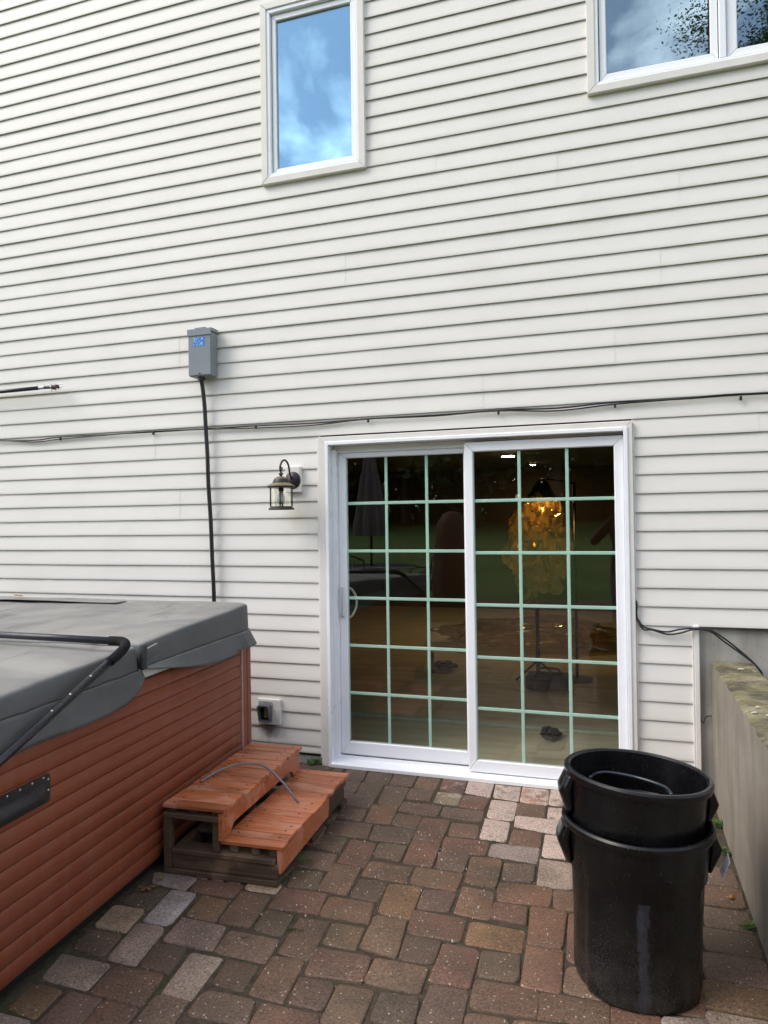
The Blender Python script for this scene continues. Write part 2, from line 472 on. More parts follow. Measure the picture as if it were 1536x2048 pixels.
PAVERS = [
("grey",-228,-1470,-9,-1456,-3,-1569,-183,-1553),
("dark",-186,-1584,-67,-1583,-51,-1742,-202,-1730),
("tan",-215,-1744,-70,-1737,-43,-1896,-189,-1893),
("lgrey",-60,-1583,58,-1577,84,-1815,-33,-1812),
("dark",-192,-1911,-47,-1905,-19,-2044,-170,-2035),
("tgrey",-43,-1825,84,-1820,119,-2050,-9,-2052),
("dark",100,-1913,231,-1905,259,-2057,129,-2051),
("tgrey",-179,-2065,33,-2062,51,-2207,-146,-2198),
("brown",45,-2070,245,-2060,275,-2224,59,-2211),
("ochre",-155,-2217,-24,-2220,-9,-2360,-136,-2347),
("purple",-6,-2219,125,-2218,154,-2383,5,-2392),
("redbrown",128,-2221,270,-2222,293,-2385,154,-2387),
("gbrown",276,-2150,402,-2150,424,-2340,291,-2340),
("grey",-144,-2364,-12,-2368,18,-2478,-124,-2475),
("redbrown",-8,-1476,213,-1470,219,-1572,10,-1568),
("ochre",80,-1580,211,-1585,242,-1735,102,-1733),
("brown",219,-1500,360,-1509,386,-1743,246,-1742),
("tan",206,-1402,361,-1404,367,-1491,217,-1491),
("red",368,-1431,568,-1428,602,-1588,375,-1589),
("olive",376,-1598,507,-1610,526,-1756,395,-1741),
("pink",98,-1747,296,-1750,331,-1905,116,-1901),
("gbrown",313,-1760,525,-1769,542,-1915,326,-1903),
("tgrey",255,-1922,383,-1917,403,-2154,283,-2149),
("brown",524,-1605,654,-1606,678,-1857,546,-1843),
("ochre",662,-1612,796,-1610,809,-1753,673,-1747),
("orange",576,-1438,772,-1440,805,-1591,593,-1587),
("dark",395,-1925,529,-1924,539,-2066,415,-2061),
("brown",534,-1859,666,-1852,687,-2078,553,-2071),
("redbrown",663,-1773,875,-1768,892,-1917,688,-1930),
("dkred",673,-1937,810,-1932,821,-2079,698,-2074),
("gbrown",408,-2085,598,-2083,628,-2200,416,-2214),
("redbrown",617,-2087,820,-2087,846,-2200,627,-2208),
("tan2",811,-1932,945,-1931,957,-2129,825,-2127),
("orange",427,-2239,600,-2232,623,-2331,438,-2337),
("olive",344,-1285,483,-1257,518,-1416,379,-1423),
("gbrown",104,43,236,53,284,-227,162,-239),
("gbrown",248,46,404,40,445,-235,288,-224),
("gbrown",412,57,557,48,581,-227,441,-223),
("brown",564,41,707,21,719,-238,587,-223),
("mottle",716,4,862,-13,878,-242,740,-229),
("gbrown",156,-243,282,-230,305,-413,210,-419),
("gbrown",283,-239,418,-234,438,-414,309,-410),
("gbrown",428,-238,577,-249,596,-509,463,-499),
("gbrown",580,-248,721,-240,730,-396,589,-397),
("pale",739,-253,881,-253,886,-415,750,-406),
("purple",215,-420,439,-418,455,-574,251,-585),
("redor",447,-514,592,-501,616,-728,474,-735),
("purple",592,-437,811,-441,818,-589,597,-564),
("mottle2",809,-438,1034,-438,1043,-581,819,-568),
("brown",303,-601,450,-596,471,-745,327,-735),
("ochre2",599,-585,742,-588,753,-742,613,-733),
("red",742,-601,891,-601,900,-855,759,-851),
("brown",894,-624,1037,-616,1059,-765,911,-769),
("brown",317,-765,534,-761,561,-917,338,-920),
("purple",533,-751,753,-744,760,-909,556,-916),
("gbrown",196,-676,319,-676,328,-810,200,-804),
("olive",330,-925,469,-930,485,-1083,349,-1066),
("red",479,-931,612,-937,644,-1178,499,-1168),
("olive",620,-934,759,-931,771,-1090,638,-1075),
("red",759,-857,902,-860,921,-1097,784,-1098),
("gbrown",253,-1102,480,-1093,504,-1254,283,-1248),
("gbrown",209,-820,317,-830,357,-1054,234,-1046),
("brown",494,-1180,628,-1180,651,-1418,509,-1415),
("orange",634,-1109,840,-1114,847,-1262,643,-1250),
("dark",649,-1273,773,-1261,783,-1434,655,-1418),
("orange2",777,-1279,924,-1270,941,-1518,799,-1501),
("orange",846,-1109,1063,-1120,1062,-1264,857,-1256),
("purple",909,-945,1053,-938,1060,-1108,931,-1096),
("purple",924,-1275,1064,-1263,1069,-1422,935,-1431),
("palepink",868,-31,1017,-22,1030,-256,881,-228),
("palegrey",1022,-29,1169,-31,1185,-268,1043,-250),
("salmon",1173,-38,1325,-48,1335,-279,1188,-273),
("palegrey",1328,-45,1465,-47,1470,-266,1337,-271),
("redbrown",881,-261,1033,-267,1031,-426,886,-421),
("palepink",1038,-281,1180,-279,1189,-524,1051,-521),
("brown",1180,-287,1328,-274,1338,-447,1187,-447),
("palegrey",1340,-304,1478,-292,1479,-446,1343,-451),
("palepink",1047,-530,1179,-543,1192,-770,1059,-764),
("palepink",1186,-450,1411,-462,1410,-620,1198,-587),
("brown",1198,-621,1338,-620,1349,-785,1201,-778),
("palepink",1350,-628,1486,-627,1499,-853,1361,-866),
("red",900,-788,1120,-778,1121,-924,917,-942),
("grey",1126,-787,1348,-781,1352,-939,1126,-919),
("orange",1059,-952,1201,-944,1215,-1199,1073,-1183),
("gbrown",1206,-968,1347,-959,1354,-1107,1218,-1123),
("tgrey",1351,-880,1501,-882,1509,-1117,1362,-1132),
("redor",1206,-1131,1433,-1117,1436,-1275,1223,-1286),
("orange",1071,-1209,1212,-1224,1229,-1436,1081,-1422),
("redbrown",1217,-1298,1350,-1300,1361,-1431,1221,-1416),
("brown",1434,-1136,1554,-1134,1556,-1282,1441,-1286),
("redbrown",927,-1444,1144,-1444,1151,-1599,946,-1603),
("tan2",797,-1525,930,-1515,958,-1757,813,-1739),
("dark",945,-1607,1084,-1610,1091,-1757,959,-1753),
("orange2",1152,-1452,1364,-1459,1365,-1603,1161,-1606),
("red",1088,-1617,1225,-1623,1232,-1842,1092,-1845),
("olive",1225,-1626,1365,-1613,1376,-1767,1238,-1772),
("tan2",883,-1774,1079,-1771,1085,-1915,889,-1911),
("redor",1360,-1291,1497,-1291,1499,-1541,1374,-1544),
("redor",1372,-1544,1505,-1547,1512,-1781,1379,-1779),
("purple",1099,-1849,1229,-1845,1246,-2047,1103,-2043),
("brown",1235,-1788,1446,-1782,1452,-1916,1242,-1934),
("dark",958,-1933,1090,-1927,1107,-2072,965,-2072),
("brown",1238,-1946,1375,-1939,1386,-2073,1245,-2077),
("brown",1440,-1787,1661,-1775,1662,-1889,1445,-1920),
("tan2",1517,-1629,1636,-1628,1643,-1778,1514,-1770),
("red",1501,-1296,1636,-1290,1636,-1592,1514,-1613),
("redor",1659,-1792,1807,-1792,1798,-1922,1656,-1908),
("orange",1380,-1942,1551,-1927,1551,-2049,1385,-2061),
("gbrown",1553,-1928,1659,-1916,1660,-2009,1550,-2032),
("grey",1805,-1796,1941,-1774,1932,-1907,1794,-1921),
("gbrown",2022,-750,2153,-750,2153,-913,2022,-913),
("brown",2003,-924,2154,-924,2154,-1084,2003,-1084),
("gbrown",1984,-1093,2154,-1093,2154,-1245,1984,-1245),
("ochre2",1966,-1253,2155,-1253,2155,-1407,1966,-1407),
("gbrown",1947,-1413,2155,-1413,2155,-1573,1947,-1573),
("ochre",1931,-1578,2156,-1578,2156,-1719,1931,-1719),
("tgrey",1930,-1732,2142,-1732,2142,-1851,1930,-1851),
("dark",-187,-24,33,-24,33,-168,-187,-168),
("redbrown",41,-24,109,-24,109,-168,41,-168),
("orange",1489,-24,1710,-24,1710,-168,1489,-168),
("redor",1718,-24,1862,-24,1862,-245,1718,-245),
("redbrown",1870,-24,2014,-24,2014,-245,1870,-245),
("purple",2022,-24,2091,-24,2091,-168,2022,-168),
("red",-187,-176,-43,-176,-43,-321,-187,-321),
("red",-35,-176,109,-176,109,-321,-35,-321),
("orange",1489,-176,1633,-176,1633,-321,1489,-321),
("orange",1641,-176,1710,-176,1710,-321,1641,-321),
("dark",2022,-176,2091,-176,2091,-321,2022,-321),
("purple",1718,-253,1862,-253,1862,-473,1718,-473),
("olive",1870,-253,2014,-253,2014,-473,1870,-473),
("redbrown",-340,-329,-119,-329,-119,-473,-340,-473),
("redor",-111,-329,33,-329,33,-549,-111,-549),
("olive",41,-329,186,-329,186,-549,41,-549),
("olive",1489,-329,1710,-329,1710,-473,1489,-473),
("purple",2022,-329,2091,-329,2091,-473,2022,-473),
("dark",-187,-481,-119,-481,-119,-626,-187,-626),
("redor",1413,-481,1633,-481,1633,-626,1413,-626),
("olive",1641,-481,1786,-481,1786,-702,1641,-702),
("tan2",1794,-481,1938,-481,1938,-626,1794,-626),
("tan2",1946,-481,2091,-481,2091,-702,1946,-702),
("tan2",-111,-557,109,-557,109,-702,-111,-702),
("redor",117,-557,262,-557,262,-626,117,-626),
("redbrown",-187,-634,-119,-634,-119,-778,-187,-778),
("orange",117,-634,186,-634,186,-778,117,-778),
("red",1489,-634,1633,-634,1633,-778,1489,-778),
("gbrown",1794,-634,1938,-634,1938,-854,1794,-854),
("orange",-111,-710,33,-710,33,-854,-111,-854),
("olive",41,-710,109,-710,109,-854,41,-854),
("gbrown",1641,-710,1786,-710,1786,-930,1641,-930),
("brown",1946,-710,2014,-710,2014,-854,1946,-854),
("redor",-187,-786,-119,-786,-119,-930,-187,-930),
("brown",117,-786,186,-786,186,-930,117,-930),
("dark",1489,-786,1633,-786,1633,-930,1489,-930),
("redbrown",-111,-862,33,-862,33,-1083,-111,-1083),
("gbrown",41,-862,109,-862,109,-1007,41,-1007),
("tan2",1794,-862,1938,-862,1938,-1083,1794,-1083),
("red",1946,-862,2014,-862,2014,-930,1946,-930),
("red",-187,-938,-119,-938,-119,-1083,-187,-1083),
("gbrown",117,-938,186,-938,186,-1083,117,-1083),
("brown",1565,-938,1710,-938,1710,-1083,1565,-1083),
("purple",1718,-938,1786,-938,1786,-1083,1718,-1083),
("red",41,-1015,109,-1015,109,-1159,41,-1159),
("red",-187,-1091,33,-1091,33,-1235,-187,-1235),
("redor",117,-1091,262,-1091,262,-1235,117,-1235),
("redor",1565,-1091,1710,-1091,1710,-1311,1565,-1311),
("brown",1718,-1091,1938,-1091,1938,-1235,1718,-1235),
("redbrown",41,-1167,109,-1167,109,-1311,41,-1311),
("redbrown",-187,-1243,-43,-1243,-43,-1464,-187,-1464),
("tan2",-35,-1243,33,-1243,33,-1388,-35,-1388),
("gbrown",117,-1243,338,-1243,338,-1388,117,-1388),
("olive",1718,-1243,1862,-1243,1862,-1464,1718,-1464),
("dark",1870,-1243,1938,-1243,1938,-1388,1870,-1388),
("redbrown",41,-1319,109,-1319,109,-1464,41,-1464),
("gbrown",1641,-1319,1710,-1319,1710,-1464,1641,-1464),
("purple",-35,-1396,33,-1396,33,-1464,-35,-1464),
("purple",117,-1396,186,-1396,186,-1464,117,-1464),
("redbrown",1870,-1396,1938,-1396,1938,-1540,1870,-1540),
("tan2",1641,-1472,1862,-1472,1862,-1616,1641,-1616),
("redor",1641,-1624,1786,-1624,1786,-1769,1641,-1769),
("red",1794,-1624,1938,-1624,1938,-1769,1794,-1769),
("tan2",1946,-1853,2091,-1853,2091,-2073,1946,-2073),
("purple",1641,-1929,1862,-1929,1862,-2073,1641,-2073),
("red",1870,-1929,1938,-1929,1938,-2073,1870,-2073),
("redbrown",956,-2081,1100,-2081,1100,-2226,956,-2226),
("brown",1108,-2081,1252,-2081,1252,-2226,1108,-2226),
("brown",1260,-2081,1481,-2081,1481,-2226,1260,-2226),
("tan2",1489,-2081,1633,-2081,1633,-2302,1489,-2302),
("olive",1641,-2081,1862,-2081,1862,-2226,1641,-2226),
("tan2",1870,-2081,2091,-2081,2091,-2226,1870,-2226),
("redbrown",879,-2158,948,-2158,948,-2302,879,-2302),
("red",651,-2234,795,-2234,795,-2378,651,-2378),
("purple",803,-2234,871,-2234,871,-2378,803,-2378),
("dark",956,-2234,1100,-2234,1100,-2454,956,-2454),
("redor",1108,-2234,1329,-2234,1329,-2378,1108,-2378),
("orange",1337,-2234,1481,-2234,1481,-2454,1337,-2454),
("brown",1641,-2234,1786,-2234,1786,-2378,1641,-2378),
("olive",1794,-2234,1938,-2234,1938,-2378,1794,-2378),
("olive",1946,-2234,2091,-2234,2091,-2378,1946,-2378),
("redor",879,-2310,948,-2310,948,-2454,879,-2454),
("red",1489,-2310,1633,-2310,1633,-2454,1489,-2454),
("olive",41,-2386,186,-2386,186,-2531,41,-2531),
("dark",194,-2386,338,-2386,338,-2531,194,-2531),
("gbrown",346,-2386,490,-2386,490,-2607,346,-2607),
("orange",498,-2386,719,-2386,719,-2531,498,-2531),
("tan2",727,-2386,871,-2386,871,-2607,727,-2607),
("tan2",1108,-2386,1252,-2386,1252,-2607,1108,-2607),
("redor",1260,-2386,1329,-2386,1329,-2531,1260,-2531),
("brown",1641,-2386,1786,-2386,1786,-2607,1641,-2607),
("tan2",1794,-2386,2014,-2386,2014,-2531,1794,-2531),
("purple",2022,-2386,2091,-2386,2091,-2531,2022,-2531),
("gbrown",-187,-2462,-43,-2462,-43,-2683,-187,-2683),
("orange",879,-2462,1100,-2462,1100,-2607,879,-2607),
("redor",1337,-2462,1557,-2462,1557,-2607,1337,-2607),
("orange",1565,-2462,1633,-2462,1633,-2607,1565,-2607),
("gbrown",-35,-2539,109,-2539,109,-2759,-35,-2759),
("red",117,-2539,262,-2539,262,-2759,117,-2759),
("redor",270,-2539,338,-2539,338,-2683,270,-2683),
("tan2",498,-2539,719,-2539,719,-2683,498,-2683),
("gbrown",1260,-2539,1329,-2539,1329,-2683,1260,-2683),
("redbrown",1794,-2539,1938,-2539,1938,-2759,1794,-2759),
("dark",1946,-2539,2091,-2539,2091,-2683,1946,-2683),
("olive",346,-2615,490,-2615,490,-2759,346,-2759),
("olive",727,-2615,948,-2615,948,-2759,727,-2759),
("gbrown",956,-2615,1100,-2615,1100,-2759,956,-2759),
("dark",1108,-2615,1252,-2615,1252,-2759,1108,-2759),
("redbrown",1337,-2615,1557,-2615,1557,-2759,1337,-2759),
("gbrown",1565,-2615,1786,-2615,1786,-2759,1565,-2759),
("redbrown",-187,-2691,-43,-2691,-43,-2835,-187,-2835),
("redbrown",270,-2691,338,-2691,338,-2835,270,-2835),
("olive",498,-2691,643,-2691,643,-2912,498,-2912),
("redor",651,-2691,719,-2691,719,-2835,651,-2835),
("red",1260,-2691,1329,-2691,1329,-2835,1260,-2835),
("redor",1946,-2691,2091,-2691,2091,-2912,1946,-2912),
("olive",-35,-2767,186,-2767,186,-2912,-35,-2912),
("tan2",194,-2767,262,-2767,262,-2912,194,-2912),
("orange",346,-2767,490,-2767,490,-2988,346,-2988),
("gbrown",727,-2767,948,-2767,948,-2912,727,-2912),
("olive",956,-2767,1176,-2767,1176,-2912,956,-2912),
("dark",1184,-2767,1252,-2767,1252,-2912,1184,-2912),
("tan2",1337,-2767,1557,-2767,1557,-2912,1337,-2912),
("dark",1565,-2767,1786,-2767,1786,-2912,1565,-2912),
("orange",1794,-2767,1938,-2767,1938,-2988,1794,-2988),
("olive",-187,-2843,-43,-2843,-43,-3064,-187,-3064),
("brown",270,-2843,338,-2843,338,-2988,270,-2988),
("gbrown",651,-2843,719,-2843,719,-2988,651,-2988),
("dark",1260,-2843,1329,-2843,1329,-2988,1260,-2988),
("dark",-35,-2920,109,-2920,109,-3064,-35,-3064),
("orange",117,-2920,262,-2920,262,-3140,117,-3140),
("purple",498,-2920,643,-2920,643,-3140,498,-3140),
("tan2",727,-2920,948,-2920,948,-3064,727,-3064),
("dark",956,-2920,1176,-2920,1176,-3064,956,-3064),
("orange",1184,-2920,1252,-2920,1252,-3064,1184,-3064),
("tan2",1337,-2920,1481,-2920,1481,-3064,1337,-3064),
("olive",1489,-2920,1633,-2920,1633,-3140,1489,-3140),
("brown",1641,-2920,1786,-2920,1786,-3140,1641,-3140),
("orange",1946,-2920,2091,-2920,2091,-3064,1946,-3064),
("purple",270,-2996,414,-2996,414,-3140,270,-3140),
("olive",422,-2996,490,-2996,490,-3140,422,-3140),
("orange",651,-2996,719,-2996,719,-3140,651,-3140),
("purple",1260,-2996,1329,-2996,1329,-3140,1260,-3140),
("purple",1794,-2996,1938,-2996,1938,-3140,1794,-3140),
("brown",-340,-3072,-119,-3072,-119,-3216,-340,-3216),
("gbrown",-111,-3072,109,-3072,109,-3216,-111,-3216),
("orange",727,-3072,871,-3072,871,-3216,727,-3216),
("tan2",879,-3072,1024,-3072,1024,-3216,879,-3216),
("purple",1032,-3072,1176,-3072,1176,-3216,1032,-3216),
("brown",1184,-3072,1252,-3072,1252,-3216,1184,-3216),
("orange",1337,-3072,1481,-3072,1481,-3293,1337,-3293),
("red",1946,-3072,2091,-3072,2091,-3293,1946,-3293),
("purple",117,-3148,338,-3148,338,-3293,117,-3293),
("redor",346,-3148,567,-3148,567,-3293,346,-3293),
("olive",575,-3148,719,-3148,719,-3369,575,-3369),
("brown",1260,-3148,1329,-3148,1329,-3293,1260,-3293),
("gbrown",1489,-3148,1710,-3148,1710,-3293,1489,-3293),
("orange",1718,-3148,1938,-3148,1938,-3293,1718,-3293),
("tan2",-187,-3224,-43,-3224,-43,-3369,-187,-3369),
("olive",-35,-3224,109,-3224,109,-3445,-35,-3445),
("redor",727,-3224,948,-3224,948,-3369,727,-3369),
("brown",956,-3224,1176,-3224,1176,-3369,956,-3369),
("tan2",1184,-3224,1252,-3224,1252,-3369,1184,-3369),
("purple",117,-3301,338,-3301,338,-3445,117,-3445),
("gbrown",346,-3301,490,-3301,490,-3445,346,-3445),
("dark",498,-3301,567,-3301,567,-3445,498,-3445),
("gbrown",1260,-3301,1481,-3301,1481,-3445,1260,-3445),
("redor",1489,-3301,1633,-3301,1633,-3445,1489,-3445),
("orange",1641,-3301,1786,-3301,1786,-3445,1641,-3445),
("brown",1794,-3301,1938,-3301,1938,-3445,1794,-3445),
("gbrown",1946,-3301,2091,-3301,2091,-3445,1946,-3445),
("brown",-187,-3377,-43,-3377,-43,-3445,-187,-3445),
("brown",575,-3377,719,-3377,719,-3445,575,-3445),
("dark",727,-3377,871,-3377,871,-3445,727,-3445),
("gbrown",879,-3377,1024,-3377,1024,-3445,879,-3445),
("tan2",1032,-3377,1176,-3377,1176,-3445,1032,-3445),
("redor",1184,-3377,1252,-3377,1252,-3445,1184,-3445),
]

def paver_rings(q, rnd, rad):
    """four corners -> outline with rounded corners, slightly wavy"""
    pts = []
    n = len(q)
    for i in range(n):
        p = q[i]; a = (q[i - 1] - p); b = (q[(i + 1) % n] - p)
        ra = min(rad * rnd.choice((0.8, 1.0, 1.1, 1.3, 1.5, 2.2)), a.length * 0.3, b.length * 0.3)
        a.normalize(); b.normalize()
        p0 = p + a * ra; p1 = p + b * ra
        for t in (0.0, 0.33, 0.67, 1.0):
            pts.append(p0 * (1 - t) ** 2 + p * 2 * t * (1 - t) + p1 * t * t)
    return [p + Vector((rnd.uniform(-.0022, .0022), rnd.uniform(-.0022, .0022))) for p in pts]
def paver_into(mb, q, rnd, z=0.0, rad=0.015):
    c = sum(q, Vector((0, 0))) / 4
    o = paver_rings(q, rnd, rad)
    tx, ty = rnd.uniform(-.018, .018), rnd.uniform(-.018, .018); dz = z + rnd.uniform(-.003, .003)
    rings = []
    for ins, zz in ((0.0, -0.045), (0.0, -0.0060), (0.0024, -0.0016), (0.0070, 0.0)):
        ring = []
        for p in o:
            d = p - c; L = d.length
            qq = c + d * max(0.1, (L - ins * 1.25) / L)
            ring.append(mb.bm.verts.new((qq.x, qq.y, zz + dz + (qq.x - c.x) * tx + (qq.y - c.y) * ty)))
        rings.append(ring)
    n = len(o)
    for a, b in zip(rings, rings[1:]):
        for k in range(n): mb.face([a[k], a[(k + 1) % n], b[(k + 1) % n], b[k]])
    mb.face(rings[-1])
rp = random.Random(5)
for rec in PAVERS:
    c4 = [Vector((rec[1 + 2 * i] / 1000, rec[2 + 2 * i] / 1000)) for i in range(4)][::-1]
    cc = sum(c4, Vector((0, 0))) / 4
    mb = MB(); paver_into(mb, [p - cc for p in c4], rp)
    o = mb.build('paver', M['paver'], patio, smooth=R(50))
    o.location = (cc.x, cc.y, 0)
    col = PCOL[rec[0]]; k = rp.uniform(0.94, 1.14)
    f = 0.0 if col[3] > 0 or col[0] > 0.24 else 0.42
    col = tuple(a * (1 - f) + b * f for a, b in zip(col[:3], (0.152, 0.094, 0.062))) + (col[3],)
    o.color = (col[0] * k, col[1] * k, col[2] * k, col[3])
# the rest of the patio behind the viewer: one joined field
for colname in ('brown',):
    mb = MB(); y = -3.56
    while y > -8.9:
        x = -6.4 + rp.uniform(0, .1); h = .152
        while x < 2.0:
            w = rp.choice((.152, .229, .229))
            if not (x < -0.1 and y > -3.4):
                q = [Vector((x + .004, y - .004)), Vector((x + w - .004, y - .004)), Vector((x + w - .004, y - h + .004)), Vector((x + .004, y - h + .004))][::-1]
                paver_into(mb, q, rp)
            x += w
        y -= h
    o = mb.build('paver_field', M['paver'], patio, smooth=R(50)); o.color = PCOL['brown']
    tag(o, kind='stuff')

# ------------------------------------------------------------------ house
house = empty('house', (0, 0, 0))
tag(house, 'house wall in cream lap siding with two upper windows and sliding patio door', 'house')
H = 0.1016; Z0 = 2.136
XL, XR = -5.2, 5.6
OPEN = [(-0.046, 1.788, -0.2, 2.018), (-0.41, 0.283, 3.655, 4.805), (1.592, 2.955, 3.84, 5.02), (2.102, 9, -1, 0.91)]
BLOCKS = [(-0.268, -0.172, 1.690, 1.842), (-0.486, -0.334, 0.226, 0.378)]
def spans(zb, zt):
    iv = [(XL, XR)]
    for x0, x1, z0, z1 in OPEN:
        ov = min(zt, z1) - max(zb, z0)
        if ov < 0.6 * (zt - zb): continue
        nv = []
        for a, b in iv:
            if x1 <= a or x0 >= b: nv.append((a, b)); continue
            if x0 > a: nv.append((a, x0))
            if x1 < b: nv.append((x1, b))
        iv = nv
    return iv
def course_into(mb, x0, x1, zb, zt, dy, ph):
    n = max(2, int((x1 - x0) / 0.35))
    prof = [(0.004, zb + 0.018), (-0.0068, zb + 0.018), (-0.0084, zb + 0.0010), (-0.0102, zb), (-0.0107, zb + 0.0022), (-0.0096, zb + 0.018), (0.0015, zt + 0.018)]
    prev = None
    for i in range(n + 1):
        x = x0 + (x1 - x0) * i / n
        w = 0.0022 * noise.noise(Vector((x * 1.7, zb * 9, ph)))
        wy = 0.0016 * noise.noise(Vector((x * 1.3, zb * 7, ph + 9)))
        ring = mb.verts([(x, y + dy + wy, z + (w if k in (2, 3, 4) else 0)) for k, (y, z) in enumerate(prof)])
        if prev:
            for k in range(len(prof) - 1): mb.face([prev[k], ring[k], ring[k + 1], prev[k + 1]])
        prev = ring
rs = random.Random(21)
SEAM = {0: 0.98, 1: -1.95, 2: -1.05, 3: 1.95, 4: 0.14, 5: 2.05, 6: 1.42, 7: 0.72, 8: -2.1, 9: 1.2, 10: -1.6, -1: -1.25, -2: -2.35, -3: 2.6, 11: 0.5, 12: -2.6}
for r in range(-11, 19):
    k0 = 2 * r
    cs = []
    for k in (k0, k0 + 1):
        zb, zt = Z0 + k * H, Z0 + (k + 1) * H
        if k == -21: zb = 0.058
        if k < -21: continue
        cs.append((zb, zt, spans(zb, zt)))
    base = SEAM.get(r, rs.uniform(-2.5, 2.5))
    seams = [base + 3.66 * j for j in (-2, -1, 0, 1, 2)]
    def cut(iv):
        out = []
        for a, b in iv:
            pts = [a] + [s for s in seams if a + 0.25 < s < b - 0.25] + [b]
            out += list(zip(pts, pts[1:]))
        return out
    if len(cs) == 2 and cs[0][2] == cs[1][2]:
        groups = [([(cs[0][0], cs[0][1]), (cs[1][0], cs[1][1])], cut(cs[0][2]))]
    else:
        groups = [([(c[0], c[1])], cut(c[2])) for c in cs]
    for zz, iv in groups:
        for j, (a, b) in enumerate(iv):
            mb = MB()
            for zb, zt in zz:
                course_into(mb, a, b + (0.02 if j % 2 == 0 and j < len(iv) - 1 and abs(iv[j + 1][0] - b) < 1e-6 else 0), zb, zt, -0.0014 * (j % 2), r * 3.1)
            mb.build('siding_panel', M['siding'], house, smooth=R(35))

# wall core behind the siding, with the openings left free
def wall_core():
    mb = MB()
    y0, y1 = 0.026, 0.16
    O = [(-0.005, 1.77, -0.2, 1.995), (-0.372, 0.249, 3.69, 4.765), (1.632, 2.915, 3.885, 4.975)]
    mb.box((XL, y0, -0.2), (-0.005, y1, 2.0)); mb.box((1.77, y0, -0.2), (2.094, y1, 2.0))
    mb.box((2.094, y0, 0.925), (XR, y1, 2.0))
    mb.box((XL, y0, 2.0), (XR, y1, 3.68))
    mb.box((XL, y0, 3.68), (-0.372, y1, 6.1)); mb.box((0.249, y0, 3.68), (1.632, y1, 6.1)); mb.box((2.915, y0, 3.68), (XR, y1, 6.1))
    mb.box((-0.372, y0, 4.765), (0.249, y1, 6.1)); mb.box((1.632, y0, 4.975), (2.915, y1, 6.1)); mb.box((1.632, y0, 3.68), (2.915, y1, 3.885))
    return mb.build('wall_core', simple('sheathing', (0.10, 0.085, 0.07), 0.9), house)
wall_core()

def frame_boards(parent, name, mat, x0, x1, z0, z1, w, y0, y1, bev=0.003, wb=None, wt=None):
    """four mitred boards round an opening, one part each"""
    wb = w if wb is None else wb; wt = w if wt is None else wt
    for poly in ([(x0, z0), (x1, z0), (x1 - w, z0 + wb), (x0 + w, z0 + wb)], [(x0, z1), (x0 + w, z1 - wt), (x1 - w, z1 - wt), (x1, z1)],
                 [(x0, z0 + .0006), (x0 + w - .0004, z0 + wb + .0002), (x0 + w - .0004, z1 - wt - .0002), (x0, z1 - .0006)],
                 [(x1, z0 + .0006), (x1, z1 - .0006), (x1 - w + .0004, z1 - wt - .0002), (x1 - w + .0004, z0 + wb + .0002)]):
        mb = MB(); mb.prism(poly, y0, y1, axis='y')
        es = [e for e in mb.bm.edges]
        bmesh.ops.bevel(mb.bm, geom=es, offset=bev, segments=1, affect='EDGES')
        mb.build(name, mat, parent)

# upper windows
def casement(parent, x0, x1, z0, z1, gx0, gx1, gz0, gz1, gm='glass_win'):
    frame_boards(parent, 'sash', M['sash'], x0, x1, z0, z1, gx0 - x0, -0.006, 0.03, 0.004, gz0 - z0, z1 - gz1)
    MB().box((gx0 - .008, 0.010, gz0 - .008), (gx1 + .008, 0.015, gz1 + .008)).build('pane', M[gm], parent)
w1 = empty('window', (0, 0, 0), 0, house)
frame_boards(w1, 'casing', M['casing'], -0.414, 0.287, 3.650, 4.812, 0.044, -0.034, 0.0)
frame_boards(w1, 'frame', M['white'], -0.374, 0.250, 3.690, 4.768, 0.026, -0.026, 0.06)
casement(w1, -0.344, 0.221, 3.719, 4.738, -0.314, 0.191, 3.750, 4.700)
w2 = empty('window', (0, 0, 0), 0, house)
frame_boards(w2, 'casing', M['casing'], 1.588, 2.962, 3.835, 5.022, 0.044, -0.034, 0.0)
frame_boards(w2, 'frame', M['white'], 1.629, 2.921, 3.876, 4.980, 0.022, -0.026, 0.06)
MB().box((2.256, -0.024, 3.899), (2.290, 0.06, 4.957), 0.003).build('mullion', M['white'], w2)
casement(w2, 1.655, 2.252, 3.903, 4.953, 1.692, 2.200, 3.944, 4.915, 'glass_win_greysky')
casement(w2, 2.294, 2.896, 3.903, 4.953, 2.345, 2.858, 3.944, 4.915, 'glass_win_greysky')

# sliding patio door
door = empty('sliding_door', (0, 0, 0), 0, house)
frame_boards(door, 'casing', M['casing'], -0.048, 1.792, -0.03, 2.022, 0.046, -0.036, 0.0)
mb = MB(); mb.box((0.000, -0.044, -0.005), (0.022, 0.14, 1.990), 0.003); mb.box((0.0225, 0.010, 0.03), (0.050, 0.14, 1.945), 0.002); mb.build('jamb', M['white'], door)
mb = MB(); mb.box((1.745, -0.044, -0.005), (1.767, 0.14, 1.990), 0.003); mb.build('jamb', M['white'], door)
mb = MB(); mb.box((0.0225, -0.044, 1.968), (1.7445, 0.14, 1.990), 0.003); mb.box((0.0225, 0.042, 1.925), (0.90, 0.14, 1.9675), 0.002); mb.build('head', M['white'], door)
mb = MB()
mb.prism([(-0.060, 0.002), (0.14, 0.002), (0.14, 0.040), (0.036, 0.040), (0.034, 0.052), (0.030, 0.052), (0.028, 0.034), (-0.050, 0.026), (-0.060, 0.020)], 0.0225, 1.7445, axis='x')
mb.build('sill', M['sash'], door)
